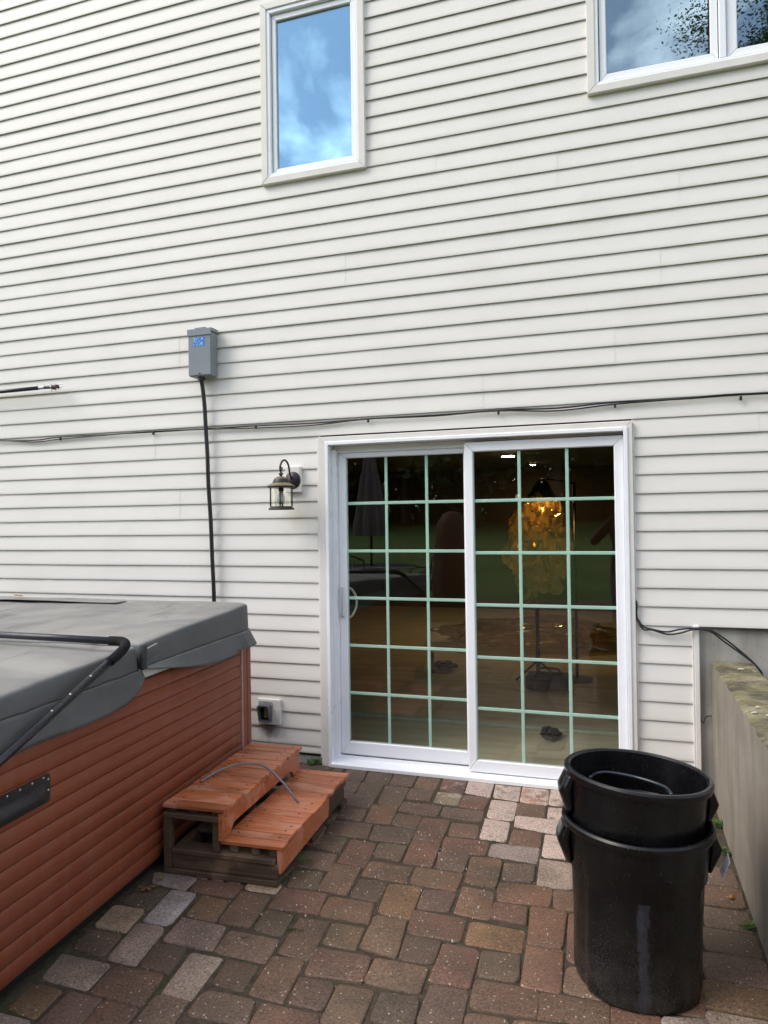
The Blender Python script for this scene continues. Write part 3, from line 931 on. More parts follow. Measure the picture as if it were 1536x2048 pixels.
def sash(x0, x1, z0, z1, gx0, gx1, gz0, gz1, y0, y1, vx, hz):
    frame_boards(door, 'sash', M['sash'], x0, x1, z0, z1, gx0 - x0, y0, y1, 0.005, gz0 - z0, z1 - gz1)
    ym = (y0 + y1) / 2
    MB().box((gx0 - .006, ym - .009, gz0 - .006), (gx1 + .006, ym - .006, gz1 + .006)).build('pane', M['glass_door'], door)
    for x in vx: MB().box((x - .0095, ym - .003, gz0 - .004), (x + .0095, ym + .003, gz1 + .004), .0028).build('muntin', M['mint'], door)
    for z in hz: MB().box((gx0 - .004, ym - .0034, z - .0095), (gx1 + .004, ym + .0034, z + .0095), .0028).build('muntin', M['mint'], door)
    fr = MB()
    for a, b, c, d in ((gx0 - .004, gx0 + .004, gz0, gz1), (gx1 - .003, gx1 + .004, gz0, gz1)):
        fr.box((a, ym - .0045, c), (b, ym + .0045, d))
    fr.build('spacer_bar', M['mint'], door)
sash(0.0505, 0.899, 0.053, 1.924, 0.104, 0.848, 0.135, 1.892, 0.046, 0.082, (0.361, 0.617), (1.609, 1.313, 1.021, 0.726, 0.432))
sash(0.862, 1.7445, 0.037, 1.950, 0.913, 1.704, 0.108, 1.893, -0.004, 0.032, (1.177, 1.443), (1.607, 1.305, 1.003, 0.699, 0.402))
hb = MB()
hb.tube(smooth_path([(0.068, 0.046, 1.085), (0.069, 0.024, 1.075), (0.073, 0.016, 1.03), (0.075, 0.014, 0.99), (0.075, 0.018, 0.94), (0.073, 0.026, 0.912), (0.073, 0.046, 0.905)], 4), 0.0075, 8)
hb.build('handle', simple('pull_grey', (0.45, 0.48, 0.53), 0.35, 0.04), door, smooth=4)
MB().tube(smooth_path([(0.095, 0.085, 1.080), (0.108, 0.11, 1.07), (0.128, 0.125, 1.03), (0.134, 0.128, 0.99), (0.128, 0.125, 0.95), (0.108, 0.11, 0.905), (0.095, 0.085, 0.895)], 4), 0.008, 8).build('handle', simple('inner_handle', (0.6, 0.58, 0.5), 0.4), door, smooth=4)

# corner trim right of the door, foundation, strip under the siding
MB().box((2.080, -0.026, 0.0), (2.106, 0.03, 0.925), 0.003).build('corner_trim', M['casing'], house)
fb = MB()
def fnd(u, v):
    x = 2.1065 + u * 3.4; z = -0.15 + v * 1.085
    return (x, 0.012 + 0.006 * noise.noise(Vector((x * 3, z * 4, 0))), z)
fb.grid(fnd, 60, 22); fb.build('foundation', M['concrete'], house, smooth=4)
fb = MB(); fb.box((XL, 0.000, -0.1), (-0.05, 0.02, 0.036), 0.004); fb.build('foundation', simple('painted_foundation', (0.40, 0.40, 0.37), 0.8, 0.2, 9), house)
for x0, x1 in ((-0.0606, -0.049), (1.7925, 1.800), (2.0705, 2.0795)):
    MB().box((x0, -0.0215, 0.04), (x1, 0.02, 2.01 if x1 < 2 else 0.915), .002).build('trim_channel', M['casing'], house)
MB().box((2.1075, -0.012, 0.9125), (XR, 0.02, 0.9185)).build('starter_strip', simple('starter_metal', (0.03, 0.028, 0.026), 0.6), house)

# rooms behind the glass
fl = NT('sub_floor'); p = fl.pos()
fl.set('Base Color', fl.mix(fl.ramp(fl.noise(fl.mapping(p, (1, 5, 1)), 1.8, 5), [(0.35, 0.0), (0.65, 1.0)]), (0.45, 0.40, 0.26), (0.58, 0.53, 0.36)))
fl.set('Roughness', 0.6); fl.bump(fl.noise(p, 30, 3), 0.2, 0.002)
tag(MB().box((-3.2, 0.1605, -0.1), (4.6, 7.6, 0.02)).build('interior_floor', fl.m), kind='structure')
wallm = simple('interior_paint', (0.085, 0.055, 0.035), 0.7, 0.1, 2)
mb = MB()
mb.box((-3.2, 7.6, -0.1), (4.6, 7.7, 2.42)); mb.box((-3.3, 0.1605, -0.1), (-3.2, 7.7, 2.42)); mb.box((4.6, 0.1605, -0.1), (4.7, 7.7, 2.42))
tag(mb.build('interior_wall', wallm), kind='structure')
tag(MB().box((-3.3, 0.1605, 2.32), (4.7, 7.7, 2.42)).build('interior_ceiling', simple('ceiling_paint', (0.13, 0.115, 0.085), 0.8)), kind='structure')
mb = MB(); mb.box((-3.3, 0.1605, 3.0), (4.7, 3.4, 3.1)); mb.box((-3.3, 3.4, 3.0), (4.7, 3.5, 6.2)); mb.box((-3.4, 0.1605, 3.0), (-3.3, 3.5, 6.2)); mb.box((4.7, 0.1605, 3.0), (4.8, 3.5, 6.2)); mb.box((-3.3, 0.1605, 6.1), (4.7, 3.5, 6.2))
tag(mb.build('upper_room', simple('upper_room_paint', (0.18, 0.18, 0.18), 0.8)), kind='structure')

# ------------------------------------------------------------------ concrete retaining wall at the right
rw = empty('retaining_wall', (2.26, -1.6, 0))
tag(rw, 'low weathered concrete retaining wall with mossy top at the right', 'wall')
mb = MB()
def rwf(u, v):
    y = 1.605 - u * 5.0; z = -0.15 + v * 0.878
    chip = 0
    if v > 0.93: chip = max(0, noise.noise(Vector((y * 9, 3.3, 0)))) * 0.022 * (v - 0.93) / 0.07
    return (-0.097 + chip + 0.004 * noise.noise(Vector((y * 2.5, z * 3, 1))), y, z - (max(0, noise.noise(Vector((y * 14, 7.7, 0)))) * 0.012 if v > 0.97 else 0))
mb.grid(rwf, 160, 16)
mb.build('wall_face', M['retwall'], rw, smooth=R(60))
mb = MB()
def rwt(u, v):
    y = 1.605 - u * 5.0; x = -0.097 + v * 0.192
    if v == 0:
        a = rwf(u, 1.0); return (a[0], a[1], a[2])
    return (x, y, 0.735 + 0.004 * noise.noise(Vector((x * 8, y * 6, 2))) - (0.004 if v < 0.1 else 0))
mb.grid(rwt, 160, 14)
mb.build('wall_cap', M['rettop'], rw, smooth=R(60))
MB().box((0.070, -3.395, -0.15), (0.0949, 1.605, 0.733)).build('wall_back', M['retwall'], rw)
MB().box((-0.09, -3.42, -0.15), (0.09, -3.394, 0.731)).build('wall_end', M['retwall'], rw)
soil = MB(); soil.box((2.356, -5, -0.06), (9, 0.008, 0.18)); tag(soil.build('soil_bed', simple('soil', (0.07, 0.055, 0.04), 0.95, 0.3, 8, bump=0.8, bscale=30)), kind='structure')

# ------------------------------------------------------------------ hot tub
def mk_tub():
    t = NT('tub_panel_brown'); p = t.coord('Object')
    chalk = t.noise(t.mapping(p, (1, 22, 0.9)), 1.0, 5, 0.6)
    big = t.noise(p, 1.6, 4)
    base = t.ramp(big, [(0.3, (0.215, 0.052, 0.023)), (0.7, (0.265, 0.073, 0.032))])
    f = t.math('MULTIPLY', t.ramp(chalk, [(0.48, 0.0), (0.75, 1.0)]), t.ramp(t.noise(p, 1.1, 3), [(0.4, 0.15), (0.65, 0.75)]))
    base = t.mix(t.math('MULTIPLY', f, 0.55), base, (0.31, 0.145, 0.105))
    sp = t.ramp(t.noise(p, 60, 2), [(0.75, 0.0), (0.78, 1.0)])
    base = t.mix(t.math('MULTIPLY', sp, 0.35), base, (0.42, 0.26, 0.2))
    t.set('Base Color', base); t.set('Roughness', t.ramp(big, [(0.3, 0.34), (0.7, 0.50)])); t.set('Specular IOR Level', 0.4)
    t.bump(t.noise(t.mapping(p, (1, 2, 40)), 3.0, 4), 0.12, 0.002)
    return t.m
M['tub'] = mk_tub()
M['shell'] = simple('shell_acrylic', (0.62, 0.62, 0.62), 0.4, 0.15, 40)
TO, TR = (-0.217, -1.427, 0.0), 0.069
tub = empty('hot_tub', TO, TR)
tag(tub, 'square hot tub clad in red brown horizontal planks against the house', 'hot tub')
YN, YF = -1.30, 0.94
for i in range(13):
    z = 0.050 + 0.061 * i
    w = 0.0009 * math.sin(i * 2.3)
    prof = [(-0.022, z), (-0.008, z), (-0.0012 + w, z + 0.0012), (0.0 + w, z + 0.0035), (0.0006 + w, z + 0.027), (0.0 + w, z + 0.0500), (-0.0042 + w, z + 0.0572), (-0.0085, z + 0.0582), (-0.0085, z + 0.0606), (-0.022, z + 0.0606)]
    mb = MB(); mb.prism(prof, YN + 0.13, 0.810, axis='y')
    mb.build('plank', M['tub'], tub, smooth=R(40))
MB().box((-0.018, 0.8105, 0.04), (0.006, 0.826, 0.893), 0.002).build('corner_edge_strip', simple('pale_edge', (0.42, 0.29, 0.26), 0.5), tub)
mb = MB()
mb.prism([(-0.03, 0.8265), (0.004, 0.8265), (0.004, 0.875), (-0.003, 0.879), (-0.003, 0.883), (0.004, 0.887), (0.004, 0.928), (-0.008, 0.94), (-0.12, 0.94), (-0.12, 0.91), (-0.03, 0.91)], 0.04, 0.893)
mb.build('corner_post', M['tub'], tub)
mb = MB(); mb.box((-0.03, YN, 0.04), (0.004, YN + 0.128, 0.893), 0.006); mb.build('corner_post', M['tub'], tub)
MB().box((-2.18, 0.905, 0.04), (-0.1205, 0.925, 0.893)).build('side_panel', M['tub'], tub)
for i in range(13):
    z = 0.050 + 0.061 * i
    mb = MB(); mb.prism([(YN + 0.026, z), (YN + 0.012, z), (YN + 0.0052, z + 0.0012), (YN + 0.004, z + 0.0035), (YN + 0.004, z + 0.0500), (YN + 0.0082, z + 0.0572), (YN + 0.0125, z + 0.0582), (YN + 0.0125, z + 0.0606), (YN + 0.026, z + 0.0606)], -2.18, -0.031, axis='x')
    mb.build('plank', M['tub'], tub, smooth=R(40))
MB().box((-2.20, YN, 0.04), (-2.181, YF, 0.893)).build('side_panel', M['tub'], tub)
MB().box((-2.16, YN + 0.04, 0.001), (-0.035, YF - 0.04, 0.0415)).build('base', simple('tub_base_black', (0.012, 0.012, 0.012), 0.7), tub)
mb = MB(); mb.box((-2.19, YN + .004, 0.850), (0.004, YF - .004, 0.8965), 0.006, 2); mb.build('shell_rim', M['shell'], tub)
# moulded black plate with rivets on the front
mb = MB()
pl = rrect(-1.06, 0.558, -0.703, 0.655, 0.014)
mb.prism(pl, 0.0025, 0.0065, axis='x')
plate = mb.build('bracket_plate', simple('bracket_black', (0.016, 0.016, 0.018), 0.38, 0.2, 25), tub)
mb = MB()
def bulge(u, v):
    y = -1.055 + u * 0.325; z = 0.563 + v * 0.062
    e = max(0.0, min(1, u * 8)) * max(0.0, min(1, (1 - u) * 4)) * math.sin(math.pi * min(1, v * 1.02)) ** 0.6
    return (0.0065 + 0.022 * e, y, z)
mb.grid(bulge, 24, 10); mb.build('moulded_pocket', simple('bracket_black_worn', (0.022, 0.022, 0.026), 0.45, 0.3, 18), plate, smooth=4)
for y, z in ((-0.714, 0.635), (-0.714, 0.598), (-0.737, 0.647), (-0.79, 0.647), (-0.845, 0.647), (-0.90, 0.647), (-0.96, 0.647)):
    MB().ico((0.007, y, z), 0.0048, 1, (0.6, 1, 1)).build('rivet', simple('rivet_steel', (0.6, 0.6, 0.6), 0.3, 0.05, metal=0.7) if 'rivet' not in M else M['rivet'], plate, smooth=4)

# ------------------------------------------------------------------ spa cover
def mk_vinyl():
    t = NT('cover_vinyl'); p = t.coord('Object')
    dust = t.noise(p, 3.0, 6, 0.65)
    base = t.ramp(dust, [(0.3, (0.082, 0.086, 0.089)), (0.7, (0.130, 0.134, 0.137))])
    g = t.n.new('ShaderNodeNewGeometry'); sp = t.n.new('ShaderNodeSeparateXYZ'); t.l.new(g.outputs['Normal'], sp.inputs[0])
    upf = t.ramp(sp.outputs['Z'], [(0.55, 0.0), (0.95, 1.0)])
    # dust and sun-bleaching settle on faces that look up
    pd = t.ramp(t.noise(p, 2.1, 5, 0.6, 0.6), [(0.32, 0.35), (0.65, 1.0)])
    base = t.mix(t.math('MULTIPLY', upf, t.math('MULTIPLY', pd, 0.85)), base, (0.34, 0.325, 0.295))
    st = t.ramp(t.noise(t.mapping(p, (5, 1.2, 1)), 1.3, 6, 0.7), [(0.56, 0.0), (0.64, 1.0)])
    base = t.mix(t.math('MULTIPLY', st, 0.5), base, (0.055, 0.055, 0.05))
    t.set('Base Color', base); t.set('Roughness', t.ramp(dust, [(0.3, 0.42), (0.7, 0.66)])); t.set('Specular IOR Level', 0.4)
    t.bump(t.math('ADD', t.noise(p, 300, 2), t.math('MULTIPLY', t.noise(p, 10, 4), 2.5)), 0.22, 0.003)
    return t.m
M['vinyl'] = mk_vinyl()
M['vinyl_dark'] = simple('cover_vinyl_dark', (0.035, 0.037, 0.036), 0.55, 0.2, 14)
cover = empty('spa_cover', TO, TR)
tag(cover, 'grey vinyl folding spa cover with loose skirt lying on the hot tub', 'spa cover')
HY = -0.185
YC = 0.925
def cover_half(y0, y1, zb, ztop, r_in, r_out):
    """pad of foam: outline ring by ring, closing over the top"""
    x0, x1 = -2.21, 0.026
    pts = []
    rr = {'a': r_out, 'b': r_in}
    corners = ((x1, y1), (x0, y1), (x0, y0), (x1, y0))
    hinge_at_y1 = abs(y1 - HY) < 0.05
    for ci, (cx, cy) in enumerate(corners):
        at_hinge = (cy == y1) == hinge_at_y1
        r = r_in if at_hinge else r_out
        sx = -1 if cx == x1 else 1; sy = -1 if cy == y1 else 1
        a0 = (0, 90, 180, 270)[ci]
        for k in range(7):
            t = R(a0 + 90 * k / 6)
            pts.append((cx + sx * r + r * math.cos(t), cy + sy * r + r * math.sin(t)))
    # resample long sides
    out = []
    n = len(pts)
    for i in range(n):
        a, b = Vector(pts[i]), Vector(pts[(i + 1) % n]); L = (b - a).length; m = max(1, int(L / 0.08))
        for k in range(m): out.append(a + (b - a) * k / m)
    c = Vector(((x0 + x1) / 2, (y0 + y1) / 2))
    mb = MB(); rings = []
    def zt(p): return ztop(p.y) + 0.006 * noise.noise(Vector((p.x * 2.2, p.y * 2.2, 3))) + 0.003 * noise.noise(Vector((p.x * 7, p.y * 7, 5)))
    def ring(ins, zf):
        vs = []
        for p in out:
            d = c - p
            qx = p.x + math.copysign(min(abs(d.x), ins), d.x) if abs(d.x) > 1e-6 else p.x
            qy = p.y + math.copysign(min(abs(d.y), ins), d.y) if abs(d.y) > 1e-6 else p.y
            q = Vector((qx, qy)); vs.append(mb.bm.verts.new((q.x, q.y, zf(q))))
        rings.append(vs)
    wob = lambda q: 0.003 * noise.noise(Vector((q.x * 4, q.y * 4, 8)))
    ring(0.02, lambda q: zb)
    ring(0.0, lambda q: zb + 0.004)
    ring(0.002, lambda q: zb + 0.5 * (zt(q) - zb) + wob(q))
    ring(0.004, lambda q: zt(q) - 0.016)
    ring(0.010, lambda q: zt(q) - 0.006)
    ring(0.022, lambda q: zt(q) - 0.001)
    for ins in (0.06, 0.12, 0.2, 0.3, 0.42): ring(ins, zt)
    if not hinge_at_y1:      # the far edge runs parallel to the house wall
        for vs in rings:
            for v in vs: v.co.y -= v.co.x * 0.069 * max(0.0, min(1.0, (v.co.y - HY) / (y1 - HY)))
    m = len(out)
    for a, b in zip(rings, rings[1:]):
        for k in range(m): mb.face([a[k], a[(k + 1) % m], b[(k + 1) % m], b[k]])
    mb.face(rings[-1])
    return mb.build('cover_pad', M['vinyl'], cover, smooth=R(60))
near = cover_half(YN - 0.03, HY - 0.012, 0.898, lambda y: 0.960 + 0.045 * (y - YN) / (HY - YN), 0.02, 0.07)
far = cover_half(HY + 0.012, YC, 0.905, lambda y: 1.008 + 0.046 * (y - HY) / (YF - HY), 0.02, 0.085)
MB().box((-2.19, HY - 0.03, 0.900), (0.0, HY + 0.03, 0.945)).build('hinge', M['vinyl_dark'], cover)
# seam piping along the lower edge of each pad
def piping(y0, y1, z, name='piping'):
    pts = [(0.028, y0 + (y1 - y0) * k / 24, z + 0.002 * math.sin(k * 1.7)) for k in range(25)]
    return MB().tube(pts, 0.0035, 6).build(name, M['vinyl_dark'], cover, smooth=4)
piping(YN, HY - .02, 0.900); piping(HY + .02, YC - .09, 0.908)
# hanging skirts
mb = MB()
def skirt_near(u, v):
    y = YN + 0.01 + u * (HY - 0.0 - YN - 0.01)
    drop = 0.125 - 0.015 * u + 0.006 * math.sin(u * 9)
    if u > 0.86: drop *= math.sqrt(max(0.0, 1 - ((u - 0.86) / 0.145) ** 2.2))
    out = 0.030 + v * (0.022 + 0.012 * math.sin(u * 11 + 1) + 0.008 * noise.noise(Vector((u * 6, v * 3, 0))))
    return (out, y, 0.900 - v * drop)
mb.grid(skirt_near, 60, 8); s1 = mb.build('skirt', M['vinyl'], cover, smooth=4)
mb = MB()
def skirt_far(u, v):
    L1 = YC - 0.085 - (HY + 0.02); L2 = 0.13; L3 = 0.35
    s = u * (L1 + L2 + L3)
    if s < L1: px, py, nx, ny = 0.026, HY + 0.02 + s, 1, 0
    elif s < L1 + L2:
        a = (s - L1) / L2 * math.pi / 2; px = 0.026 - 0.085 + 0.085 * math.cos(a); py = YC - 0.085 + 0.085 * math.sin(a); nx, ny = math.cos(a), math.sin(a)
    else: px, py, nx, ny = 0.026 - 0.085 - (s - L1 - L2), YC, 0, 1
    f = min(1.0, s / L1)
    drop = 0.006 + 0.090 * math.sin(min(1, f * 1.25) * math.pi * 0.55) - (0.012 * f if s > L1 * 0.8 else 0)
    o = v * (0.016 + 0.030 * math.sin(math.pi * min(1.0, f)) + (0.028 if s > L1 * 0.9 else 0.0) * (s / (L1 + L2) if s < L1 + L2 else 1)) + 0.004
    return (px + nx * o, py + ny * o, 0.909 - v * drop)
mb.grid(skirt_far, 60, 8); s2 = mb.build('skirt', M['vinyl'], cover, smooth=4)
for s in (s1, s2):
    md = s.modifiers.new('thick', 'SOLIDIFY'); md.thickness = 0.003
# folded strap ends at the hinge and sewn handle flap on top
mb = MB(); mb.obox((0.036, HY + 0.004, 0.952), (0.010, 0, 0), (0, 0.016, 0), (0, 0.002, 0.052), 0.006, 2); mb.build('strap', M['vinyl_dark'], cover, smooth=R(40))
mb = MB(); mb.obox((0.032, HY + 0.070, 0.965), (0.008, 0, 0), (0, 0.046, 0.006), (0, -.004, 0.022), 0.006, 2); mb.build('strap', M['vinyl'], cover, smooth=R(40))
mb = MB(); mb.obox((0.029, HY + 0.066, 0.930), (0.006, 0, 0), (0, 0.044, 0.004), (0, -.004, 0.018), 0.005, 2); mb.build('strap', M['vinyl'], cover, smooth=R(40))
mb = MB()
def flap(u, v):
    x = -1.72 + u * 0.98; y = 0.735 + v * 0.10 + 0.02 * u - x * 0.05 - 0.03
    return (x, y, 1.0535 + 0.010 * (1 - v) * (0.6 + 0.4 * math.sin(u * 5)))
mb.grid(flap, 24, 4); fl_ = mb.build('handle_flap', M['vinyl'], cover, smooth=4); md = fl_.modifiers.new('thick', 'SOLIDIFY'); md.thickness = 0.003

# ------------------------------------------------------------------ cover lifter: bent black tube
M['tube'] = simple('lifter_black', (0.014, 0.015, 0.022), 0.33, 0.25, 30, 0.5)
lift = empty('cover_lifter', (-0.12, -1.75, 1.04))
tag(lift, 'bent black metal tube cover lifter lying across the spa cover', 'cover lifter')
def L(p): return Vector(p) - Vector((-0.12, -1.75, 1.04))
bar0, bar1 = (-2.40, -1.665, 1.040), (-0.150, -1.762, 1.043)
el = smooth_path([(-0.21, -1.760, 1.043), (-0.150, -1.764, 1.043), (-0.112, -1.790, 1.034), (-0.098, -1.845, 1.014), (-0.094, -1.905, 0.993)], 6)
arm_end = (-0.055, -2.78, 0.665)
MB().tube([L(bar0), L((-0.62, -1.742, 1.042)), L((-0.21, -1.760, 1.043))], 0.0145, 14).build('cross_bar', M['tube'], lift, smooth=4)
MB().tube([L((-0.90, -1.730, 1.0415)), L((-0.905 + .01, -1.7298, 1.0415))], 0.0165, 14).build('joint_collar', M['tube'], lift, smooth=R(40))
MB().tube([L(p) for p in el], 0.0185, 14).build('foam_elbow', simple('foam_black', (0.01, 0.01, 0.011), 0.85, 0.3, 60, 0.2, bump=0.4, bscale=200), lift, smooth=4)
MB().tube([L((-0.0945, -1.895, 0.9965)), L(arm_end)], 0.0145, 14).build('arm', M['tube'], lift, smooth=4)
for f in (0.14, 0.26, 0.36):
    p = Vector((-0.0945, -1.895, 0.9965)).lerp(Vector(arm_end), f)
    MB().ico(L(p + Vector((0.004, 0.003, 0.0145))), 0.0048, 1).build('bolt', simple('bolt_zinc', (0.65, 0.65, 0.65), 0.35, metal=0.6), lift, smooth=4)
MB().obox(L(arm_end) + Vector((-0.03, 0, -0.03)), (0.02, 0, 0), (0, 0.04, 0), (0, 0, 0.06), 0.006).build('pivot_bracket', M['tube'], lift)

# ------------------------------------------------------------------ wooden steps
def mk_stain():
    t = NT('red_stained_wood'); p = t.coord('Object')
    oi = t.n.new('ShaderNodeObjectInfo')
    off = t.n.new('ShaderNodeCombineXYZ'); t.l.new(t.math('MULTIPLY', oi.outputs['Random'], 30), off.inputs[0]); t.l.new(t.math('MULTIPLY', oi.outputs['Random'], 17), off.inputs[1])
    ad = t.n.new('ShaderNodeVectorMath'); ad.operation = 'ADD'; t.l.new(p, ad.inputs[0]); t.l.new(off.outputs[0], ad.inputs[1]); q = ad.outputs[0]
    gr = t.noise(t.mapping(q, (4, 60, 60)), 1.0, 5, 0.6, 0.4)
    base = t.ramp(gr, [(0.3, (0.38, 0.105, 0.038)), (0.55, (0.53, 0.165, 0.062)), (0.75, (0.60, 0.215, 0.09))])
    base = t.mix(1.0, base, t.ramp(oi.outputs['Random'], [(0.0, 0.62), (0.5, 1.0), (1.0, 1.15)]), 'MULTIPLY')
    wet = t.ramp(t.noise(t.mapping(q, (5, 14, 10)), 1.0, 5, 0.6), [(0.50, 0.0), (0.60, 1.0)])
    base = t.mix(t.math('MULTIPLY', wet, 0.55), base, (0.66, 0.33, 0.22))
    dirt = t.ramp(t.noise(q, 30, 4, 0.7), [(0.64, 0.0), (0.72, 1.0)])
    base = t.mix(t.math('MULTIPLY', dirt, 0.35), base, (0.09, 0.04, 0.028))
    t.set('Base Color', base)
    t.set('Roughness', t.ramp(wet, [(0.0, 0.42), (1.0, 0.65)])); t.bump(gr, 0.35, 0.002); return t.m
M['stain'] = mk_stain()
def mk_pallet():
    t = NT('weathered_pallet_wood'); p = t.coord('Object')
    gr = t.noise(t.mapping(p, (3, 3, 50)), 1.5, 5, 0.6, 0.3)
    base = t.ramp(gr, [(0.3, (0.048, 0.030, 0.018)), (0.7, (0.125, 0.080, 0.048))])
    pale = t.ramp(t.noise(p, 6, 4), [(0.55, 0.0), (0.66, 1.0)])
    base = t.mix(t.math('MULTIPLY', pale, 0.6), base, (0.24, 0.16, 0.095))
    t.set('Base Color', base); t.set('Roughness', 0.8); t.bump(gr, 0.5, 0.003); return t.m
M['pallet'] = mk_pallet()
M['knot'] = simple('knot_hole', (0.018, 0.012, 0.01), 0.8)
steps = empty('wooden_steps', (-0.178, -1.472, 0), 0.048)
tag(steps, 'two tread wooden steps stained red on a pallet base beside the hot tub', 'steps')
rw_ = random.Random(8)
def tread(x0, x1, z, y0, y1, n):
    d = (y1 - y0) / n
    for i in range(n):
        a = y0 + i * d + 0.0037; b = y0 + (i + 1) * d - 0.0037
        e = rw_.uniform(-0.006, 0.007); dz = rw_.uniform(-0.0018, 0.0018)
        mb = MB(); mb.box((x0 - 0.003 + rw_.uniform(-.003, .003), a, z - 0.019 + dz), (x1 + e, b, z + dz), 0.0030, 1)
        s = mb.build('tread_slat', M['stain'], steps)
        for xx in (x0 + 0.05, x1 - 0.045):
            if rw_.random() < 0.75:
                k = MB(); k.lathe([(0.0052, 0.0), (0.0052, 0.0006)], 8, (xx + rw_.uniform(-.012, .012), (a + b) / 2 + rw_.uniform(-.01, .01), z + dz))
                k.build('screw_hole', M['knot'], s)
tread(0.0, 0.292, 0.295, 0.0, 0.875, 14)
tread(0.262, 0.545, 0.160, 0.018, 0.905, 15)
# risers with a long cut-out along the lower edge
def riser(x, z0, z1, y0, y1, cut0, cut1, ch):
    pts = [(y0, z0), (cut0, z0)]
    for k in range(7): pts.append((cut0 + 0.05 * k / 6, z0 + ch * math.sin(math.pi / 2 * k / 6)))
    for k in range(7): pts.append((cut1 - 0.05 + 0.05 * k / 6, z0 + ch * math.cos(math.pi / 2 * k / 6)))
    pts += [(y1, z0), (y1, z1), (y0, z1)]
    mb = MB(); mb.prism(pts, x - 0.018, x, axis='x')
    o = mb.build('riser_board', M['stain'], steps)
    for yy in (y0 + 0.03, (y0 + y1) / 2, y1 - 0.03):
        for zz in (z0 + 0.03, z1 - 0.02):
            if zz > z0 + ch or yy < cut0 or yy > cut1:
                MB().lathe([(0.004, 0), (0.004, 0.0008)], 8, (x, yy, zz), axis='x').build('screw_hole', M['knot'], o)
riser(0.280, 0.1615, 0.2745, 0.004, 0.865, 0.075, 0.79, 0.040)
mb = MB(); mb.prism([(0.022, 0.045), (0.60, 0.052), (0.602, 0.075), (0.61, 0.085), (0.61, 0.1395), (0.022, 0.1395)], 0.520, 0.538, axis='x'); mb.build('riser_board', M['stain'], steps)
MB().box((0.50, 0.61, 0.085), (0.519, 0.925, 0.1395), 0.002).build('riser_board', M['pallet'], steps)
def board(lo, hi, name='frame_board', b=0.003):
    MB().box(lo, hi, b).build(name, M['pallet'], steps)
board((0.0, 0.0, 0.0), (0.530, 0.085, 0.022)); board((0.0, 0.41, 0.0), (0.53, 0.50, 0.022)); board((0.0, 0.83, 0.0), (0.53, 0.915, 0.022))
board((0.036, 0.012, 0.0225), (0.525, 0.05, 0.085)); 
for x in (0.001, 0.246, 0.482): board((x, 0.055, 0.0225), (x + 0.036, 0.905, 0.085), 'stringer')
for y in (0.004, 0.22, 0.44, 0.66, 0.83): board((0.0365, y, 0.0855), (0.515, y + 0.085, 0.106))
board((0.0, 0.002, 0.0225), (0.0355, 0.034, 0.236), 'post'); board((0.226, 0.015, 0.1065), (0.258, 0.05, 0.236), 'post')
for x, y in ((0.0, 0.87), (0.226, 0.87)): board((x, y, 0.1065), (x + 0.035, y + 0.035, 0.236), 'post')
board((0.0, 0.0, 0.2365), (0.262, 0.034, 0.2595)); board((0.0, 0.865, 0.2365), (0.262, 0.905, 0.2595))
for x in (0.012, 0.12, 0.222): board((x, 0.018, 0.260), (x + 0.036, 0.90, 0.2755), 'stringer')
for x in (0.30, 0.40, 0.48): board((x, 0.03, 0.1065), (x + 0.036, 0.92, 0.1405), 'stringer')
for y in (0.10, 0.86): board((0.445, y, 0.1066), (0.4785, y + 0.05, 0.139), 'post')
# grey plastic strip left bent over the treads
cordp = smooth_path([(-0.150, -1.215, 0.304), (-0.130, -1.10, 0.316), (-0.055, -1.005, 0.326), (0.055, -0.985, 0.318), (0.150, -1.005, 0.268), (0.205, -1.010, 0.215), (0.246, -1.008, 0.169)], 6)
mb = MB(); mb.tube(cordp, 0.0058, 8); tag(mb.build('plastic_strip', simple('grey_strip', (0.20, 0.20, 0.205), 0.5, 0.1, 15), smooth=4), 'bent grey plastic strip lying over the wooden steps', 'strip')

